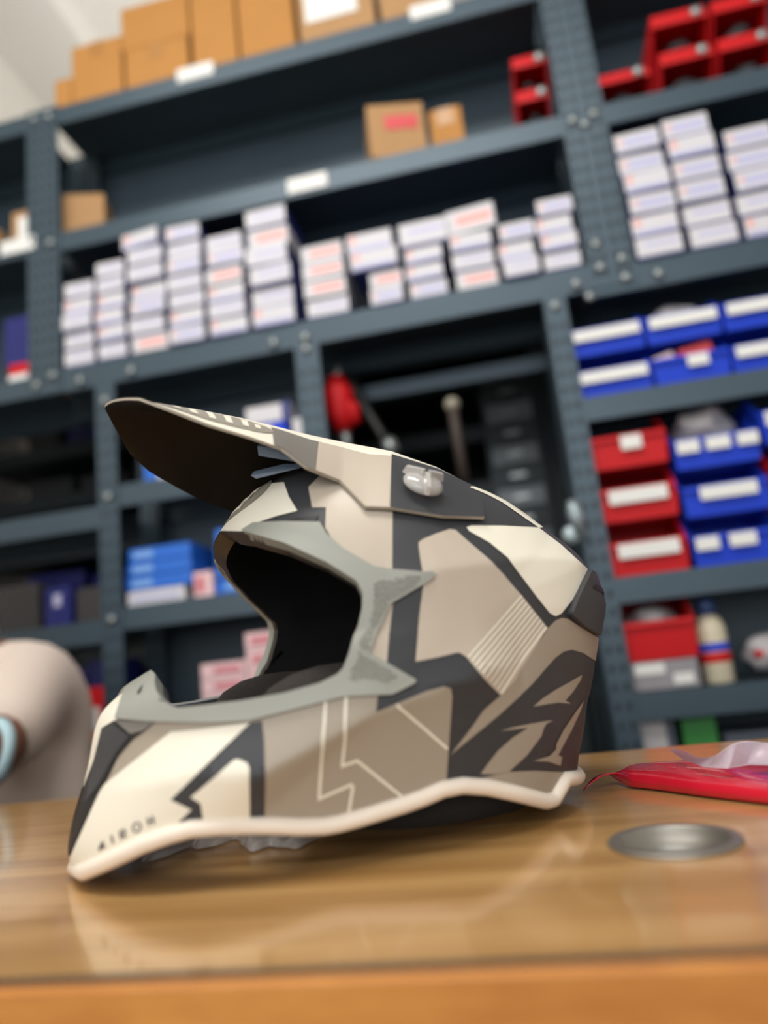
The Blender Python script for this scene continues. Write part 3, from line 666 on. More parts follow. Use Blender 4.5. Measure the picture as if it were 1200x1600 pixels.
# ribs under the peak, their bluish highlight put into the colour
for (a, b, c, d) in (((402, 697), (440, 700), (478, 724), (404, 712)), ((392, 743), (440, 731), (470, 731), (400, 748))):
    P = [L3(a[0], a[1], .035), L3(b[0], b[1], .045), L3(c[0], c[1], .055), L3(d[0], d[1], .035)]
    bm = bmesh.new(); v1 = [bm.verts.new(p) for p in P]; v2 = [bm.verts.new(p+np.array([-.003, -.004, .004])) for p in P]
    bm.faces.new(v1); bm.faces.new(v2[::-1])
    for k in range(4): bm.faces.new((v1[k], v2[k], v2[(k+1) % 4], v1[(k+1) % 4]))
    link('under_rib', bm_mesh('under_rib', bm), mat('rib_highlight_blue_grey', (130, 146, 166), 0.25), peak)
# clear thumb screw
X, Y = to_xy(*hit(655, 773)); P0, n0 = S(X, Y), SN(X, Y)
M_CLEAR = mat('clear_plastic', (240, 236, 230), 0.12, 0, 0.0, trans=0.55, coat=0.5)
for sg in (1, -1):
    nn = Vector(n0*[1, sg, 1]); rot = nn.to_track_quat('Z', 'Y').to_euler(); pos = Vector(P0*[1, sg, 1])+nn*0.0075
    o = lathe('thumb_screw', M_CLEAR, helmet, [(0.0128, 0), (0.0132, 0.0018), (0.011, 0.0045), (0.007, 0.0062), (0, 0.007)], pos, rot, 28)
    o['label'] = 'clear plastic thumb screw of the peak'
    bm = bmesh.new()
    for a0 in (0.2, 2.2, 4.4):
        d = Vector((math.cos(a0), math.sin(a0), 0)); sd = Vector((-d.y, d.x, 0))
        P = [d*0.002, d*0.0155, d*0.0142, d*0.002]; Z = [0.003, 0.002, 0.0072, 0.0105]
        A = [bm.verts.new(p+sd*0.0014+Vector((0, 0, z))) for p, z in zip(P, Z)]; B = [bm.verts.new(p-sd*0.0014+Vector((0, 0, z))) for p, z in zip(P, Z)]
        bm.faces.new(A); bm.faces.new(B[::-1])
        for k in range(4): bm.faces.new((A[k], B[k], B[(k+1) % 4], A[(k+1) % 4]))
    link('screw_wing', bm_mesh('screw_wing', bm), M_CLEAR, o)
# brow logo: grey lozenge on the forehead centre line
tb = th_brow+0.20
bm = bmesh.new(); cc = np.array([math.cos(tb), math.sin(tb)])*0.98
rr0 = [(0.17*math.cos(a), 0.19*math.sin(a)) for a in [2*math.pi*k/28 for k in range(28)]]
def brow_pt(dt, dp, off):
    ph = 1.0-dp; x, y = ph*math.cos(tb+dt), ph*math.sin(tb+dt); return S(x, y)+SN(x, y)*off
def brow_poly(name, pts, m, off):
    bm = bmesh.new()
    mt, mp_ = sum(p[0] for p in pts)/len(pts), sum(p[1] for p in pts)/len(pts); rv = [[bm.verts.new(brow_pt(mt+(dt-mt)*s, mp_+(dp-mp_)*s, off)) for dt, dp in pts] for s in (1, .7, .4)]
    for q_ in range(2):
        for k in range(len(pts)): bm.faces.new((rv[q_][k], rv[q_][(k+1) % len(pts)], rv[q_+1][(k+1) % len(pts)], rv[q_+1][k]))
    vs = rv[2]; c = bm.verts.new(brow_pt(sum(p[0] for p in pts)/len(pts), sum(p[1] for p in pts)/len(pts), off))
    for k in range(len(vs)): bm.faces.new((vs[k], vs[(k+1) % len(vs)], c))
    return link(name, bm_mesh(name, bm, True), m, helmet)
brow_poly('brow_logo', [(a*0.9, b) for a, b in rr0], M_LOGO, 0.0010)
for dt in (-0.07, -0.01, 0.05): brow_poly('brow_lettering', [(dt-.014, -.11), (dt+.014, -.11), (dt+.014, .11), (dt-.014, .11)], M_CREAM, 0.0016)
# rear spoiler lip with a slot
def sp(px, py, off): X, Y = to_xy(*hit(px, py)); return S(X, Y)+SN(X, Y)*off
lo = c2([(1072, 610), (1140, 655), (1158, 690), (1135, 745), (1112, 890), (1040, 850), (985, 800), (1012, 735), (1052, 650)])
o = patch('rear_spoiler', M_DARK, px_xy(lo, 6), 0.0048, wall=-0.001); o['label'] = 'charcoal rear spoiler lip with vent slot'
panel(M_BLACK, c2([(1072, 686), (1088, 672), (1132, 705), (1120, 722), (1112, 708), (1080, 694)]), 0.0054, 'spoiler_slot')
# ------------------------------------------------------------------ plastic stacking bins
M_BINB = mat('blue_bin_plastic', (20, 62, 200), 0.55, 0, 0.05, spec=.3); M_BINR = mat('red_bin_plastic', (196, 14, 22), 0.55, 0, 0.05, spec=.3)
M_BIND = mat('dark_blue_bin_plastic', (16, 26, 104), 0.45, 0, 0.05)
M_STUFF = mat('dark_small_parts', (50, 50, 54), 0.6, 0.2, 0.5, 60)
M_BAG = mat('clear_poly_bag', (214, 210, 212), 0.2, 0, 0.12, 30, 0.6, 40, trans=0.35)
def bin_mesh(w_, d, h, fr=0.56):
    bm = bmesh.new(); f = h*fr; X = w_/2
    def v(x, y, z): return bm.verts.new((x, y, z))
    L = {}
    for s in (-1, 1):
        L[s] = [v(s*X*.94, 0.004, 0), v(s*X*.94, d, 0), v(s*X, d, h), v(s*X, d*.32, h), v(s*X, 0, f), v(s*X*.98, 0.0, f*.94)]
    a, b = L[-1], L[1]
    bm.faces.new((a[0], a[1], a[2], a[3], a[4], a[5])); bm.faces.new((b[5], b[4], b[3], b[2], b[1], b[0]))
    bm.faces.new((a[0], b[0], b[1], a[1])); bm.faces.new((a[1], b[1], b[2], a[2]))
    bm.faces.new((a[0], a[5], b[5], b[0])); bm.faces.new((a[5], a[4], b[4], b[5]))
    # folded front lip
    lp = [v(-X, -0.008, f+.002), v(X, -0.008, f+.002), v(-X, -0.009, f-.006), v(X, -0.009, f-.006)]
    bm.faces.new((a[4], lp[0], lp[1], b[4])); bm.faces.new((lp[0], lp[2], lp[3], lp[1]))
    bm.normal_update(); me = bpy.data.meshes.new('storage_bin')
    geom = bmesh.ops.solidify(bm, geom=bm.faces[:], thickness=0.0028)
    bm.to_mesh(me); bm.free(); return me
BINME = {}
def lump(name, m, parent, c, r, seed, amp=0.25, loc=None):
    rs_ = random.Random(seed); bm = bmesh.new(); bmesh.ops.create_icosphere(bm, subdivisions=3, radius=1.0)
    ph = [(Vector((rs_.uniform(-1, 1), rs_.uniform(-1, 1), rs_.uniform(-1, 1))).normalized(), rs_.uniform(2, 6), rs_.uniform(0, 6)) for _ in range(7)]
    for q_ in bm.verts:
        k = 1+amp*sum(math.sin(f*q_.co.dot(d)*1.5+p) for d, f, p in ph)/4; q_.co = Vector((q_.co.x*r[0]*k, q_.co.y*r[1]*k, q_.co.z*r[2]*k))
    return link(name, bm_mesh(name, bm, True), m, parent, c)
def sbin(x0, x1, z0, h, m, label, group, lab=None, fill=None, y=RY+0.012, flip=False, d=0.152):
    key = (round(x1-x0, 4), round(h, 4), m.name, flip)
    if key not in BINME: BINME[key] = bin_mesh(x1-x0-.004, d, h-.002, .36 if flip else .56)
    t = empty('storage_bin', ((x0+x1)/2, y, z0+.0032), 0, label, 'bin', group)
    if flip: link('bin_body', BINME[key], m, t, (0, 0, h-.002), (0, 0, 0)).scale = (1, 1, -1)
    else: link('bin_body', BINME[key], m, t)
    if lab:
        for a, b in lab: box('bin_label', M_PAPER, t, (a-.5)*(x1-x0), (b-.5)*(x1-x0), -.0105, -.0085, h*.56*.5, h*.56*.96)
    if fill: lump('bin_contents', fill[0], t, (0, d*.5, h*fill[1]), ((x1-x0)*.36, d*.36, h*fill[2]), int(x0*1000)+int(z0*100), 0.2)
    return t
zA = SH['r1']
GB = 'blue bins under the right carton stacks'
full, half = [(.06, .94)], [(.45, .72)]
sbin(.150, .287, zA, .083, M_BINB, 'blue bin with wide white label, lower left by the steel post', GB, full, (M_STUFF, .3, .2))
sbin(.289, .424, zA, .083, M_BINB, 'blue bin holding red and white packets, lower middle', GB, half, None)
sbin(.426, .562, zA, .083, M_BINB, 'blue bin with wide white label, lower right at the frame edge', GB, full, (M_STUFF, .3, .2))
sbin(.150, .287, zA+.084, .083, M_BINB, 'blue bin with wide white label, upper left by the steel post', GB, full, (M_STUFF, .3, .2))
sbin(.289, .424, zA+.084, .083, M_BINB, 'blue bin with crumpled clear bag inside, upper middle', GB, full, (M_BAG, .78, .3))
sbin(.426, .562, zA+.084, .083, M_BINB, 'blue bin with wide white label, upper right at the frame edge', GB, full, (M_STUFF, .3, .2))
M_REDP = mat('red_packet', (214, 60, 58), 0.35, 0, 0.05); M_PINKP = mat('pale_packet', (236, 206, 200), 0.4, 0, 0.1)
tag(box('parts_packet', M_REDP, None, .345, .405, RY+.03, RY+.06, zA+.045, zA+.076, .002, (0, -.15, 0)), 'small red packet standing in the lower middle blue bin', 'packet')
tag(box('parts_packet', M_PINKP, None, .299, .338, RY+.03, RY+.055, zA+.036, zA+.068, .002, (0, -.25, 0)), 'small white and red packet leaning in the lower middle blue bin', 'packet')
zB = SH['r2']; GR = 'red bins stacked beside the steel post'; GC = 'blue bins stacked beside the red bins'
for k, (lab, nm) in enumerate((([(.15, .9)], 'lowest red bin of the stack with a torn white label'), ([(.15, .88)], 'middle red bin of the stack with a white label'), ([(.42, .68)], 'top red bin of the stack with a small white label'))):
    sbin(.150, .289, zB+k*.0985, .098, M_BINR, nm, GR, lab, ((M_STUFF if k else M_BAG), .45, .22))
for k, (lab, nm) in enumerate((([(.04, .3), (.42, .72)], 'lowest blue bin beside the red stack, with two white labels'), ([(.2, .85)], 'middle blue bin beside the red stack, with one long label'), ([(.04, .3), (.38, .66), (.74, .98)], 'top blue bin beside the red stack, full of clear bags'))):
    sbin(.296, .442, zB+k*.088, .0875, M_BINB, nm, GC, lab, (M_BAG, .5+.42*(k == 2), .2+.3*(k == 2)))
sbin(.450, .59, zB, .0985, M_BINR, 'dark red bin half cut by the right frame edge, lowest', 'bins at the right frame edge', None, (M_STUFF, .4, .2))
sbin(.450, .59, zB+.0995, .0985, M_BINR, 'dark red bin half cut by the right frame edge, middle', 'bins at the right frame edge', None, (M_STUFF, .4, .2))
sbin(.450, .59, zB+.199, .0985, M_BINB, 'blue bin with a pale label at the right frame edge', 'bins at the right frame edge', [(.05, .5)], (M_BAG, .5, .25))
# red trays with open fronts on the upper shelves
GT = 'red open-fronted trays on the upper shelves'
zM, zMR = SH['m'], SH['mr']
def tray(px0, px1, pyb, h, z, label, k=0):
    a, b = at(px0, pyb, RY+.01), at(px1, pyb, RY+.01); t = sbin(a[0], b[0], z, h, M_BINR, label, GT, None, None, flip=True)
    lump('tray_contents', M_STUFF, t, (0, .06, h*.35), ((b[0]-a[0])*.3, .04, h*.25), k+5, .2)
    lathe('clear_knob', M_BOLT, t, [(.012, 0), (.012, .004), (.006, .008), (0, .009)], ((b[0]-a[0])*.3, -.006, h*.78), (math.pi/2, 0, 0), 12)
tray(812, 864, 188, .082, zM, 'red tray behind the double post, lower of two', 1)
tray(806, 862, 140, .080, zM+.083, 'red tray behind the double post, upper of two', 2)
tray(932, 1026, 165, .070, zMR, 'low single red tray just right of the double post', 3)
tray(1040, 1128, 140, .088, zMR, 'red tray of the upper right block, lower left', 4)
tray(1134, 1225, 125, .088, zMR, 'red tray of the upper right block, lower right', 5)
tray(1030, 1124, 100, .088, zMR+.089, 'red tray of the upper right block, upper left', 6)
tray(1130, 1222, 90, .088, zMR+.089, 'red tray of the upper right block, upper right', 7)
# ------------------------------------------------------------------ cardboard boxes
M_CARD = mat('brown_cardboard', (178, 124, 60), 0.8, 0, 0.07, 14); M_CARD2 = mat('tan_cardboard', (172, 132, 88), 0.8, 0, 0.07, 14)
M_TAPE = mat('brown_tape', (170, 120, 62), 0.3, 0, 0.05); M_REDL = mat('red_label', (204, 66, 70), 0.5, 0, 0.08, 40)
def cbox(px0, px1, pyb, z0, h, label, group, m=M_CARD, y=RY+.012, d=.152, rz=0.0, lab=None, tape=True):
    a, b = at(px0, pyb, y), at(px1, pyb, y); w_ = b[0]-a[0]
    t = empty('cardboard_box', ((a[0]+b[0])/2, y+d/2, z0), rz, label, 'box', group)
    bm = bmesh.new(); add_box(bm, -w_/2, w_/2, -d/2, d/2, 0, h, 0.002); link('box_body', bm_mesh('box_body', bm), m, t)
    if tape: box('tape', M_TAPE, t, -.018, .018, -d/2-.0008, d/2, h-.04, h+.0008)
    if lab: box('box_label', lab[0], t, *lab[1][:2], -d/2-.0015, -d/2-.0002, *lab[1][2:])
    return t
zT = SH['t']; GK = 'cardboard boxes on the top shelf'
cbox(86, 112, 160, zT, .085, 'smallest brown cardboard box at the left end of the top shelf', GK, tape=False)
cbox(113, 192, 145, zT, .165, 'brown cardboard box second from the left on the top shelf', GK)
cbox(196, 296, 118, zT, .115, 'lower brown cardboard box in the pair on the top shelf', GK)
cbox(192, 300, 118, zT+.116, .12, 'upper brown cardboard box of the pair on the top shelf', GK, tape=False)
cbox(302, 372, 90, zT, .26, 'tall orange-brown cardboard box in the middle of the top shelf', GK, M_CARD)
cbox(375, 462, 70, zT, .25, 'plain brown cardboard box left of the labelled one on top', GK, M_CARD)
cbox(468, 588, 45, zT, .22, 'tan cardboard box with a white label on the top shelf', GK, M_CARD2, lab=(M_PAPER, (-.07, .05, .055, .16)), tape=False)
cbox(595, 690, 20, zT, .20, 'tan cardboard box at the upper frame edge on the top shelf', GK, M_CARD2)
GS = 'cardboard boxes on the second shelf'
cbox(572, 662, 250, zM, .128, 'tan cardboard box with red and white label, turned on the second shelf', GS, M_CARD2, RY+.008, .12, 0.22, (M_REDL, (-.025, .045, .065, .098)), False)
cbox(676, 728, 225, zM, .105, 'small brown box beside the red-labelled box, leaning on it', GS, M_CARD, RY+.03, .12, 0.0, None, True)
cbox(92, 150, 350, zM, .128, 'tan box tucked behind the left steel post', GS, M_CARD2, RY+.05, .1, 0.3, None, False)
cbox(18, 46, 352, SH['ml'], .088, 'tan box with white front at the far left shelf', GS, M_CARD2, RY+.02, .12, 0.0, (M_PAPER, (-.005, .02, .01, .07)), False)
cbox(-60, -5, 375, SH['ml'], .06, 'low tan box at the left frame edge on the second shelf', GS, M_CARD2, RY+.02, .12, 0.0, None, False)
# ------------------------------------------------------------------ blue and pink cartons in the lower left bay
M_SKY = mat('bright_blue_carton', (28, 104, 206), 0.45, 0, 0.06, 30); M_PALE = mat('pale_blue_print_panel', (120, 165, 225), 0.5, 0, 0.15, 70)
M_PINK = mat('pink_white_carton', (232, 196, 198), 0.55, 0, 0.08, 30); M_DPINK = mat('pink_print', (206, 120, 130), 0.55, 0, 0.1, 50)
def small_carton(name, x0, x1, z0, h, m, m2, label, group, y=RY+.02, d=.125, rz=0.0, mark=(.15, .6, .3, .7)):
    t = empty(name, ((x0+x1)/2, y+d/2, z0), rz, label, 'box', group); w_ = x1-x0
    bm = bmesh.new(); add_box(bm, -w_/2, w_/2, -d/2, d/2, 0, h-.001, .0015); link('carton_body', bm_mesh('carton_body', bm), m, t)
    if mark: box('carton_print', m2, t, (mark[0]-.5)*w_, (mark[1]-.5)*w_, -d/2-.0012, -d/2-.0002, h*mark[2], h*mark[3])
    return t
z2 = SH['l2']; GL2 = 'blue cartons on the lower left shelf'
for k, nm in enumerate(('lowest', 'middle', 'topmost')):
    small_carton('blue_carton', -.790+.003*k, -.648, z2+.031+k*.029, .0285, M_SKY, M_PALE, '%s flat bright blue carton in the stack beside the lower post' % nm, GL2, mark=(.08, .4, .25, .75))
small_carton('white_carton', -.79, -.665, z2, .0305, M_BW, M_LBL, 'flat white carton under the left stack of blue cartons', GL2, mark=(.1, .9, .3, .6))
small_carton('pink_carton', -.645, -.605, z2, .052, M_PINK, M_DPINK, 'small pink and white carton between the two blue stacks', GL2, mark=(.1, .6, .2, .8))
for k, nm in enumerate(('lowest', 'second', 'third', 'topmost')):
    small_carton('blue_carton', -.596, -.445+.004*k, z2+k*.033, .0325, M_SKY, M_PALE, '%s blue carton of the slanted stack right of the pink carton' % nm, GL2, rz=-.12+.07*k, mark=(.15, .5, .25, .75))
z3 = SH['l3']; GL3 = 'pink cartons behind the eyeport'
for k in range(3):
    small_carton('pink_carton', -.640, -.548, z3+k*.030, .0295, M_PINK, M_DPINK, '%s pink and white carton of the low left stack seen behind the chin bar' % ('bottom', 'middle', 'top')[k], GL3, mark=(.3, .9, .3, .7))
for k in range(4):
    small_carton('pink_carton', -.545, -.446, z3+k*.035, .0345, M_PINK, M_DPINK, '%s pink and white carton of the tall stack seen through the eyeport' % ('bottom', 'second', 'third', 'top')[k], GL3, mark=(.12, .9, .3, .7))
small_carton('pink_carton', -.44, -.40, z3, .17, M_PINK, M_DPINK, 'upright pink and white carton beside the tall pink stack', GL3, mark=(.2, .8, .2, .8))
z1 = SH['l1']; GL1 = 'small cartons on the shelf behind the peak'
small_carton('blue_carton', -.742, -.680, z1, .068, M_SKY, M_BW, 'small blue and white box standing on shelf left of the peak', GL1, mark=(.5, 1, 0, .6))
small_carton('blue_carton', -.50, -.425, z1, .085, M_BINB, M_BW, 'blue box with white front behind the peak, lower of two', GL1, mark=(.1, .6, .2, .9))
small_carton('white_carton', -.51, -.415, z1+.086, .038, M_BW, M_NAVY, 'white box with blue end on top behind the peak', GL1, mark=(.82, 1, 0, 1))
small_carton('white_carton', -.412, -.390, z1, .085, M_BW, M_LBL, 'narrow white box beside the post behind the peak', GL1, mark=None)
# dark left bay
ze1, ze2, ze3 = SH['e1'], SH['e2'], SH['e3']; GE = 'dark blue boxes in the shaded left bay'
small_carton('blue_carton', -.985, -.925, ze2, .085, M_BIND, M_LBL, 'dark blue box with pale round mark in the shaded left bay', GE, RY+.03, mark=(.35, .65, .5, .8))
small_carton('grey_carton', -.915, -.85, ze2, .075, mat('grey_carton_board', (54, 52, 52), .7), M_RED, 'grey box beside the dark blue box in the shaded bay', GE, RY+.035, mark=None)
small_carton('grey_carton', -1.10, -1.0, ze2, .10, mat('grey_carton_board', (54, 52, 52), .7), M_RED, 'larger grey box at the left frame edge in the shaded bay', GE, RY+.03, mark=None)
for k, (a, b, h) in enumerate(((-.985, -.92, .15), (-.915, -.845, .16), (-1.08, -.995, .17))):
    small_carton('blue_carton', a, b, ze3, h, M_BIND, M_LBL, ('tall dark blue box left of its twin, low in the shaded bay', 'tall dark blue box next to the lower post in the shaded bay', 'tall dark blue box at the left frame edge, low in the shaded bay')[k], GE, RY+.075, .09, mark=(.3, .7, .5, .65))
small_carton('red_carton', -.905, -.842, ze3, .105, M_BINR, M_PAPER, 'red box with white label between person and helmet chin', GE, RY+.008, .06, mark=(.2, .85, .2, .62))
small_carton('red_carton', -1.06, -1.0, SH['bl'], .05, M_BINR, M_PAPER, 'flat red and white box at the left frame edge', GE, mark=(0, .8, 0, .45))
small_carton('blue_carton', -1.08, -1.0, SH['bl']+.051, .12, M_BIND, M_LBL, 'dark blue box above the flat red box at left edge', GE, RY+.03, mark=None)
# ------------------------------------------------------------------ things in the right bay below the bins
z4, z5 = SH['r3'], SH['r4']
a, b = at(985, 1040, RY+.012), at(1092, 1040, RY+.012)
M_TUB = mat('clear_tub_plastic', (196, 190, 196), 0.25, 0, 0.1, 30, trans=0.5)
t = empty('clear_tub', ((a[0]+b[0])/2, RY+.085, z4), 0, 'clear plastic tub under the single red bin', 'tub')
bm = bmesh.new(); add_box(bm, -(b[0]-a[0])/2, (b[0]-a[0])/2, -.07, .07, 0, .05, .003); link('tub_body', bm_mesh('tub_body', bm), M_TUB, t)
box('tub_label', M_PAPER, t, -.05, 0.0, -.0718, -.0705, .028, .046); box('tub_label', M_PAPER, t, .012, .045, -.0718, -.0705, .008, .026)
sbin(a[0]-.002, b[0]+.006, z4+.051, .112, M_BINR, 'single red bin of clear bags standing on the clear tub', 'bins below the stacks', None, (M_BAG, .62, .22))
p = at(1128, 1078, RY+.05); sp_ = empty('spray_bottle', (p[0], RY+.05, z4), 0, 'slim spray bottle with blue cap and red band beside the red bin', 'bottle')
lathe('bottle_body', mat('cream_bottle', (206, 196, 170), .4), sp_, [(0, 0), (.023, 0), (.025, .004), (.025, .095), (.02, .11), (.012, .118), (0, .118)], seg=20)
lathe('bottle_band', M_BINR, sp_, [(.0254, .036), (.0258, .037), (.0258, .052), (.0254, .053)], seg=20)
lathe('bottle_band', M_BINB, sp_, [(.0254, .055), (.0258, .056), (.0258, .068), (.0254, .069)], seg=20)
lathe('bottle_cap', mat('dark_blue_cap', (30, 58, 110), .4), sp_, [(.013, .118), (.015, .12), (.015, .142), (.011, .147), (0, .147)], seg=16)
p = at(1188, 1070, RY+.07)
o = lump('parts_bag', M_BAG, None, (p[0]+.035, RY+.075, z4+.042), (.055, .055, .034), 77, .18); tag(o, 'crumpled clear bag with red print at the right frame edge', 'bag')
t = lump('bag_print', M_BINR, o, (-.025, -.035, 0.0), (.02, .014, .010), 7, .1)
M_GREEN = mat('green_box', (44, 120, 52), .5); p0, p1 = at(1068, 1150, RY+.02), at(1122, 1150, RY+.02)
small_carton('green_carton', p0[0], p1[0], z5, .30, M_GREEN, M_PALE, 'green box low behind the red pouch', 'boxes low in the right bay', mark=None)
small_carton('grey_carton', p1[0]+.01, p1[0]+.12, z5, .26, mat('slate_box', (70, 78, 90), .6), M_PALE, 'slate grey box low behind the white film', 'boxes low in the right bay', mark=None)
small_carton('grey_carton', p0[0]-.085, p0[0]-.012, z5, .33, mat('slate_box', (70, 78, 90), .6), M_BAG, 'grey box low beside the slotted post', 'boxes low in the right bay', mark=(.2, .8, .7, .9))
# ------------------------------------------------------------------ second, dark rack seen through the open bay
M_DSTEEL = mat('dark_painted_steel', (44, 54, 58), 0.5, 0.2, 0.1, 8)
BY = 1.98
rk2 = empty('rear_rack', (0, BY, FZ), 0, 'dark steel rack seen through the open bay behind the helmet', 'shelving')
def r2(name, m, x0, x1, y0, y1, z0, z1): return box(name, m, rk2, x0, x1, y0-BY, y1-BY, z0-FZ, z1-FZ)
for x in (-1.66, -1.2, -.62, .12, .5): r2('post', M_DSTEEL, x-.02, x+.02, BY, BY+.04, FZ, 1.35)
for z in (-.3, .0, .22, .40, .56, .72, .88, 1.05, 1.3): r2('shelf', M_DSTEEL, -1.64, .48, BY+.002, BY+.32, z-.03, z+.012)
r2('back_sheet', mat('bay_shade_black', (22, 26, 30), .8), -1.66, .5, BY+.325, BY+.33, FZ, 1.4)  # near-black sheet added so the gaps behind the bays look shaded
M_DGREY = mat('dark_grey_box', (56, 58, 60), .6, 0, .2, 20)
rs = random.Random(8)
names = ['low', 'flat', 'squat', 'narrow', 'wide']
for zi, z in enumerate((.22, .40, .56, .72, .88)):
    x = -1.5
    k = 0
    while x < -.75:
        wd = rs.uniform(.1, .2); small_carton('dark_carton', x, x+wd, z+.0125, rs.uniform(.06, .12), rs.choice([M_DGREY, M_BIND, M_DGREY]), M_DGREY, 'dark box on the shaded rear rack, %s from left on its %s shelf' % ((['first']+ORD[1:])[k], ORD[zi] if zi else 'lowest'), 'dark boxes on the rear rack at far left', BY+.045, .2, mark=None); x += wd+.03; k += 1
dc = empty('drawer_cabinet', (0, BY-.08, 0), 0, 'grey cabinet of shallow drawers inside the open bay beside the right post', 'cabinet')
a, b = at(752, 640, BY-.08), at(838, 640, BY-.08)
zt, zb_ = at(795, 560, BY-.08)[2], FZ
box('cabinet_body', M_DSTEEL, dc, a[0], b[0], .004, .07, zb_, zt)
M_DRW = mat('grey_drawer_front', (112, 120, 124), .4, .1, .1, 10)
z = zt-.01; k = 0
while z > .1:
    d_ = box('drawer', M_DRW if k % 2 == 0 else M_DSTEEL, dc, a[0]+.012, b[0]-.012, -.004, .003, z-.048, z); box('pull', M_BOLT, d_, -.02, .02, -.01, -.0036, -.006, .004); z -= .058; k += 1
# hanging tools
def hang(pts, Y): return [at(x, y, Y) for x, y in pts]
HY_ = RY+.09
tool = empty('hanging_tool', tuple(at(530, 590, HY_)), 0, 'red plastic gun hanging on a hook above the helmet peak', 'tool')
def loc_pts(P, o): return [np.array(p)-np.array(o.location) for p in P]
tube('tool_body', M_BINR, tool, loc_pts(hang([(524, 590), (528, 615), (532, 650), (538, 675)], HY_), tool), [.018, .034, .03, .016], 12)
tube('tool_handle', M_BINR, tool, loc_pts(hang([(530, 625), (550, 640), (556, 662)], HY_), tool), [.02, .018, .012], 10)
tube('tool_nozzle', M_BOLT, tool, loc_pts(hang([(538, 675), (545, 705)], HY_), tool), [.012, .006], 10)
tube('hook', M_BOLT, tool, loc_pts(hang([(530, 574), (526, 585), (524, 592)], HY_), tool), [.008, .006, .006], 8)
hs = empty('hanging_hose', tuple(at(545, 590, HY_+.03)), 0, 'black hose hanging right of the red gun', 'hose')
tube('hose', M_BLACK, hs, loc_pts(hang([(545, 585), (556, 612), (572, 640), (592, 672), (612, 705)], HY_+.03), hs), .012, 10)
tube('hose_end', M_BOLT, hs, loc_pts(hang([(606, 688), (614, 708)], HY_+.03), hs), .016, 10)
rd = empty('hanging_rod', tuple(at(706, 628, HY_)), 0, 'dark rod with pale round knob hanging behind the helmet crown', 'tool')
tube('rod', mat('dark_wood_rod', (60, 50, 44), .6), rd, loc_pts(hang([(707, 636), (714, 680), (726, 752)], HY_), rd), .011, 10)
blob('knob', mat('pale_knob', (150, 144, 128), .4), (0, 0, -.006), (.016, .016, .016), rd, 16, 2)
rd = empty('hanging_rod', tuple(at(893, 782, RY-.03)), 0, 'pale steel spoon-shaped tool hanging beside the slotted right post', 'tool')
tube('rod', mat('pale_steel', (150, 164, 168), .3, .5), rd, loc_pts(hang([(892, 782), (898, 800), (906, 838)], RY-.03), rd), [.008, .015, .01], 10)
blob('knob', mat('pale_steel', (150, 164, 168), .3, .5), tuple(np.array(at(893, 836, RY-.03))-np.array(rd.location)), (.017, .008, .017), rd, 16, 2)
# ------------------------------------------------------------------ person behind the counter
def skin_obj(name, m, parent, chains, root_first=True, sub=2):
    """chains: lists of (key, (x,y,z), radius or (rx,ry)); a repeated key joins chains"""
    idx, vs, rd_, es = {}, [], [], []
    for ch in chains:
        prev = None
        for key, co, r in ch:
            if key not in idx: idx[key] = len(vs); vs.append(co); rd_.append(r if isinstance(r, tuple) else (r, r))
            if prev is not None: es.append((prev, idx[key]))
            prev = idx[key]
    me = bpy.data.meshes.new(name); me.from_pydata(vs, es, []); me.update()
    o = link(name, me, m, parent)
    md = o.modifiers.new('skin', 'SKIN'); md.use_smooth_shade = True
    for i, sv in enumerate(me.skin_vertices[0].data): sv.radius = rd_[i]; sv.use_root = (i == 0)
    s = o.modifiers.new('sub', 'SUBSURF'); s.levels = sub; s.render_levels = sub
    return o
M_SKIN = mat('brown_skin', (120, 80, 60), .55, 0, .05, 20); M_TROU = mat('dark_trousers', (50, 52, 60), .85)
def rib_mat():
    m = bpy.data.materials.new('beige_ribbed_knit'); m.use_nodes = True; nt = m.node_tree; b_ = nt.nodes['Principled BSDF']; b_.inputs['Roughness'].default_value = .85
    tc = nt.nodes.new('ShaderNodeTexCoord'); mp = nt.nodes.new('ShaderNodeMapping'); mp.inputs['Rotation'].default_value = (0, .5, .3)
    wv = nt.nodes.new('ShaderNodeTexWave'); wv.inputs['Scale'].default_value = 120; wv.inputs['Distortion'].default_value = .6; wv.bands_direction = 'Z'
    cr = nt.nodes.new('ShaderNodeValToRGB'); cr.color_ramp.elements[0].color = srgb(202, 184, 170); cr.color_ramp.elements[1].color = srgb(226, 210, 198)
    bp = nt.nodes.new('ShaderNodeBump'); bp.inputs['Strength'].default_value = .3; bp.inputs['Distance'].default_value = .002
    nt.links.new(tc.outputs['Object'], mp.inputs[0]); nt.links.new(mp.outputs[0], wv.inputs['Vector']); nt.links.new(wv.outputs['Fac'], cr.inputs[0]); nt.links.new(cr.outputs[0], b_.inputs['Base Color'])
    nt.links.new(wv.outputs['Fac'], bp.inputs['Height']); nt.links.new(bp.outputs[0], b_.inputs['Normal']); return m
M_KNIT = rib_mat()
person = empty('person', (-.88, 1.14, FZ), 0, 'person in a beige ribbed knit top seated behind the counter, cut by left edge', 'person')
Z0 = -FZ
def P_(x, y, z): return (x+.88, y-1.14, z+Z0)
SHO = P_(-.795, 1.07, .135); ELB = P_(-.715, .87, .030); WRI = P_(-.93, .825, .045)
SH2 = P_(-1.04, 1.10, .13); EL2 = P_(-1.13, .96, -.09); WR2 = P_(-1.05, .83, .04)
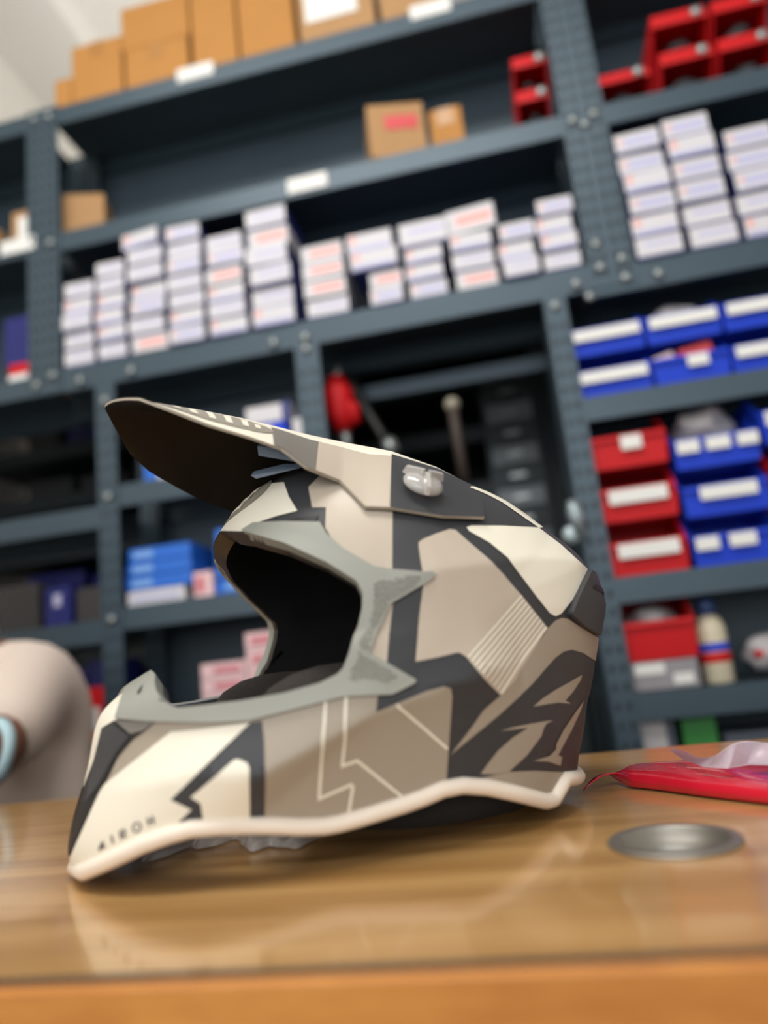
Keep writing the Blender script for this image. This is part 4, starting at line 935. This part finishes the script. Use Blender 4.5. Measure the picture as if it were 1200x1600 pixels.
def fingers(tag_, palm, dirv):
    d = Vector(dirv).normalized(); sd = d.cross(Vector((0, 0, 1))).normalized(); out = []; P = Vector(palm)
    for k, (o_, ln) in enumerate(((-.03, .065), (-.01, .078), (.011, .072), (.03, .055))):
        b0 = P+sd*o_+d*.045; b1 = b0+d*ln*.5+Vector((0, 0, -.004)); b2 = b0+d*ln*.92+Vector((0, 0, -.016))
        out.append([(tag_+'palm', palm, (.03, .016)), (tag_+'k%d' % k, tuple(b0), .0095), (tag_+'m%d' % k, tuple(b1), .0088), (tag_+'t%d' % k, tuple(b2), .0075)])
    b0 = P+sd*.045+d*.0; out.append([(tag_+'palm', palm, (.03, .016)), (tag_+'th', tuple(b0), .011), (tag_+'tt', tuple(b0+sd*.018+d*.035), .009)])
    return out
hd1 = Vector(WRI)-Vector(ELB); pl1 = tuple(Vector(WRI)+hd1.normalized()*.055); hd2 = Vector(WR2)-Vector(EL2); pl2 = tuple(Vector(WR2)+hd2.normalized()*.055)
body = skin_obj('body', M_SKIN, person, [
    [('pel', P_(-.88, 1.14, -.44), (.15, .11)), ('wai', P_(-.88, 1.14, -.25), (.13, .10)), ('che', P_(-.89, 1.13, -.06), (.14, .105)), ('upc', P_(-.905, 1.12, .10), (.10, .08)), ('nec', P_(-.945, 1.10, .205), .052), ('jaw', P_(-.985, 1.07, .275), (.062, .068)), ('fac', P_(-.995, 1.065, .33), (.072, .085)), ('crn', P_(-1.0, 1.07, .395), (.07, .082)), ('top', P_(-1.0, 1.075, .435), (.035, .04))],
    [('upc', None, 0), ('sh1', SHO, .055), ('el1', ELB, .042), ('wr1', WRI, .027), ('a_palm', pl1, (.03, .016))],
    [('upc', None, 0), ('sh2', SH2, .055), ('el2', EL2, .042), ('wr2', WR2, .027), ('b_palm', pl2, (.03, .016))],
    [('fac', None, 0), ('nos', P_(-1.01, .975, .325), .014)],
    [('pel', None, 0), ('kn1', P_(-.77, .80, -.42), .065), ('an1', P_(-.78, .84, -.82), .04), ('to1', P_(-.79, .74, -.865), .035)],
    [('pel', None, 0), ('kn2', P_(-1.0, .80, -.42), .065), ('an2', P_(-1.0, .84, -.82), .04), ('to2', P_(-1.01, .74, -.865), .035)]]+fingers('a_', pl1, hd1)+fingers('b_', pl2, hd2))
skin_obj('knit_top', M_KNIT, person, [
    [('pel', P_(-.88, 1.14, -.42), (.175, .13)), ('wai', P_(-.88, 1.14, -.25), (.165, .125)), ('wa2', P_(-.885, 1.14, -.12), (.17, .13)), ('che', P_(-.89, 1.13, -.02), (.16, .125)), ('upc', P_(-.90, 1.12, .10), (.12, .10)), ('nec', P_(-.94, 1.10, .19), .066)],
    [('upc', None, 0), ('sh1', SHO, .078), ('up1', tuple(Vector(SHO)*.55+Vector(ELB)*.45), .072), ('el1', tuple(Vector(SHO)*.22+Vector(ELB)*.78), .062)],
    [('upc', None, 0), ('sh2', SH2, .078), ('el2', tuple(Vector(SH2)*.2+Vector(EL2)*.8), .062)]])
skin_obj('trousers', M_TROU, person, [
    [('pel', P_(-.88, 1.14, -.45), (.165, .125)), ('wai', P_(-.88, 1.14, -.36), (.16, .12))],
    [('pel', None, 0), ('kn1', P_(-.77, .80, -.42), .08), ('an1', P_(-.78, .84, -.80), .06)],
    [('pel', None, 0), ('kn2', P_(-1.0, .80, -.42), .08), ('an2', P_(-1.0, .84, -.80), .06)]])
blob('hair', mat('black_hair', (24, 22, 22), .6, 0, .3, 200), P_(-1.0, 1.10, .40), (.082, .09, .075), person, 24, 2)
for dx in (-.032, .026): blob('eye', M_PAPER, P_(-1.005+dx, 1.004, .345), (.010, .006, .007), person, 12, 2)
blob('mouth', mat('lips', (120, 66, 60), .5), P_(-1.008, 1.006, .283), (.022, .007, .006), person, 12, 2)
st = empty('stool', (-.88, 1.14, FZ), 0, 'round dark stool under the seated person, hidden behind the counter', 'stool')
lathe('stool_seat', M_BLACK, st, [(0, .30), (.17, .30), (.18, .31), (.18, .325), (.165, .335), (0, .335)], seg=32)
for k in range(4):
    a_ = math.pi/4+k*math.pi/2; tube('leg', M_BOLT, st, [(.13*math.cos(a_), .13*math.sin(a_), .30), (.17*math.cos(a_), .17*math.sin(a_), .001)], .012, 8)
mk = at(-4, 1171, .862); bm = bmesh.new()
M_MASK = mat('pale_blue_cloth', (176, 206, 214), .8, 0, .05)
N_ = 40; vs_ = []
for k in range(N_):
    a_ = 2*math.pi*k/N_; c_, s_ = math.cos(a_), math.sin(a_); q_ = []
    for rr_, yy_ in ((.027, -.006), (.027, .006), (.036, .007), (.036, -.007)):
        q_.append(bm.verts.new((rr_*c_*.95, yy_+.004*math.sin(2*a_), rr_*s_*1.1)))
    vs_.append(q_)
for k in range(N_):
    for j in range(4): bm.faces.new((vs_[k][j], vs_[k][(j+1) % 4], vs_[(k+1) % N_][(j+1) % 4], vs_[(k+1) % N_][j])).smooth = True
o = link('cloth_loop', bm_mesh('cloth_loop', bm), M_MASK, None, tuple(mk), (0.1, 0.15, -.5)); tag(o, 'pale blue cloth loop around the seated person\'s arm at the left edge', 'strap')
# ------------------------------------------------------------------ red pouch with white film on the counter
M_POUCH = mat('glossy_red_plastic', (206, 26, 48), 0.25, 0, 0.08, 25, 0.7, 55, coat=.6)
FR = [at_z(*p, .005) for p in ((952, 1212), (984, 1221), (1024, 1225), (1093, 1234), (1200, 1246), (1330, 1262))]
BK = [at_z(*p, .012) for p in ((972, 1198), (1000, 1188), (1053, 1184), (1110, 1177), (1180, 1171), (1290, 1176))]
pouch = empty('red_pouch', tuple((FR[2]+BK[2])/2*[1, 1, 0]), 0, 'glossy red plastic pouch lying flat on the counter right of the helmet', 'pouch')
po = np.array(pouch.location)
NU, NV = 60, 26; top, bot = {}, {}; bm = bmesh.new(); rs = random.Random(3)
wv_ = [(rs.uniform(20, 70), rs.uniform(-60, 60), rs.uniform(0, 6)) for _ in range(6)]
for i in range(NU+1):
    t_ = 5.0*i/NU; A, B = lerp_list(FR, t_), lerp_list(BK, t_)
    for j in range(NV+1):
        v_ = j/NV; p = A*(1-v_)+B*v_; e_ = min(1, i/8)*1.0; h_ = .0095*(1-(2*v_-1)**6)**.5*min(1, (i+1)/9)
        wr_ = .0012*sum(math.sin(a_*p[0]+b_*p[1]+c_) for a_, b_, c_ in wv_)/2*math.sin(math.pi*v_)
        lift = .004*(1-e_)+.0015
        top[(i, j)] = bm.verts.new((p[0]-po[0], p[1]-po[1], lift+h_+wr_)); bot[(i, j)] = bm.verts.new((p[0]-po[0], p[1]-po[1], lift)) if 0 < i < NU and 0 < j < NV else top[(i, j)]
for i in range(NU):
    for j in range(NV):
        for D, s in ((top, 1), (bot, -1)):
            q_ = [D[(i, j)], D[(i+1, j)], D[(i+1, j+1)], D[(i, j+1)]]
            if len(set(q_)) == 4:
                try: bm.faces.new(q_ if s > 0 else q_[::-1])
                except ValueError: pass
link('pouch_body', bm_mesh('pouch_body', bm, True), M_POUCH, pouch)
# pointed sealed corner at the left end
tipA, tipB = at_z(911, 1234, .001), at_z(918, 1227, .004)
bm = bmesh.new(); Lr = []
for k in range(9):
    t_ = k/8; a_ = tipA*(1-t_)+np.array([FR[0][0]+.002, FR[0][1], .0066])*t_; b_ = tipB*(1-t_)+np.array([BK[0][0]+.002, BK[0][1], .0066])*t_; up_ = .004*math.sin(math.pi*t_)
    Lr.append([bm.verts.new((q_[0]-po[0], q_[1]-po[1], q_[2]+up_+dz)) for q_, dz in ((a_, 0), (b_, 0), (b_, -.0008), (a_, -.0008))])
for k in range(8):
    for j in range(4): bm.faces.new((Lr[k][j], Lr[k+1][j], Lr[k+1][(j+1) % 4], Lr[k][(j+1) % 4]))
bm.faces.new(Lr[0]); bm.faces.new(Lr[-1][::-1])
link('sealed_corner', bm_mesh('sealed_corner', bm, True), M_POUCH, pouch)
# white film lying on the pouch
M_FILM = mat('white_plastic_film', (226, 218, 228), 0.3, 0, 0.05, 20, 0.4, 60, trans=0.15, coat=.3)
F0 = [(1046, 1172, .020), (1066, 1186, .016), (1100, 1199, .0165), (1135, 1201, .0165), (1170, 1195, .0165), (1220, 1196, .018), (1290, 1206, .018)]
F1 = [(1050, 1170, .024), (1085, 1177, .024), (1120, 1176, .026), (1150, 1168, .028), (1185, 1158, .030), (1230, 1150, .030), (1300, 1158, .028)]
bm = bmesh.new(); Fr = [at_z(*p) for p in F0]; Fb = [at_z(*p) for p in F1]; g_ = []
for i in range(43):
    t_ = 6.0*i/42; A, B = lerp_list(Fr, t_), lerp_list(Fb, t_); r_ = []
    for j in range(13):
        v_ = j/12; p = A*(1-v_)+B*v_; r_.append(bm.verts.new((p[0]-po[0], p[1]-po[1], p[2]+.0028*math.sin(1.9*t_+2*v_)*v_*min(1, t_))))
    g_.append(r_)
for i in range(42):
    for j in range(12): bm.faces.new((g_[i][j], g_[i+1][j], g_[i+1][j+1], g_[i][j+1]))
bmesh.ops.solidify(bm, geom=bm.faces[:], thickness=.0006)
o = link('plastic_film', bm_mesh('plastic_film', bm, True), M_FILM, None, tuple(po)); tag(o, 'crumpled white plastic film lying on top of the red pouch', 'film')
# ------------------------------------------------------------------ clear crumpled bag under the chin bar
M_CLEARBAG = mat('thin_clear_polythene', (235, 232, 228), 0.12, 0, 0.0, 20, 0.8, 90, alpha=.5, coat=.6)
bm = bmesh.new(); rs = random.Random(9); g_ = []
C0, C1 = at_z(235, 1335, 0), at_z(500, 1318, 0); D0, D1 = at_z(300, 1285, 0), at_z(520, 1280, 0)
wv_ = [(rs.uniform(60, 220), rs.uniform(-200, 200), rs.uniform(0, 6)) for _ in range(8)]
for i in range(49):
    t_ = i/48; A, B = C0*(1-t_)+C1*t_, D0*(1-t_)+D1*t_; r_ = []; A = A+(A-B)*(.16*math.sin(9*t_+1)+.10*math.sin(23*t_)+.03*math.sin(51*t_))
    for j in range(21):
        v_ = j/20; p = A*(1-v_)+B*v_; n_ = sum(math.sin(a_*p[0]+b_*p[1]+c_) for a_, b_, c_ in wv_)/4
        r_.append(bm.verts.new((p[0], p[1], max(.0008, .0012+(.003+.012*abs(n_))*math.sin(math.pi*min(1, v_*1.1))**.5*math.sin(math.pi*t_)**.6))))
    g_.append(r_)
for i in range(48):
    for j in range(20): bm.faces.new((g_[i][j], g_[i+1][j], g_[i+1][j+1], g_[i][j+1]))
o = link('clear_bag', bm_mesh('clear_bag', bm, True), M_CLEARBAG); tag(o, 'crumpled clear polythene bag under the helmet chin bar', 'bag')
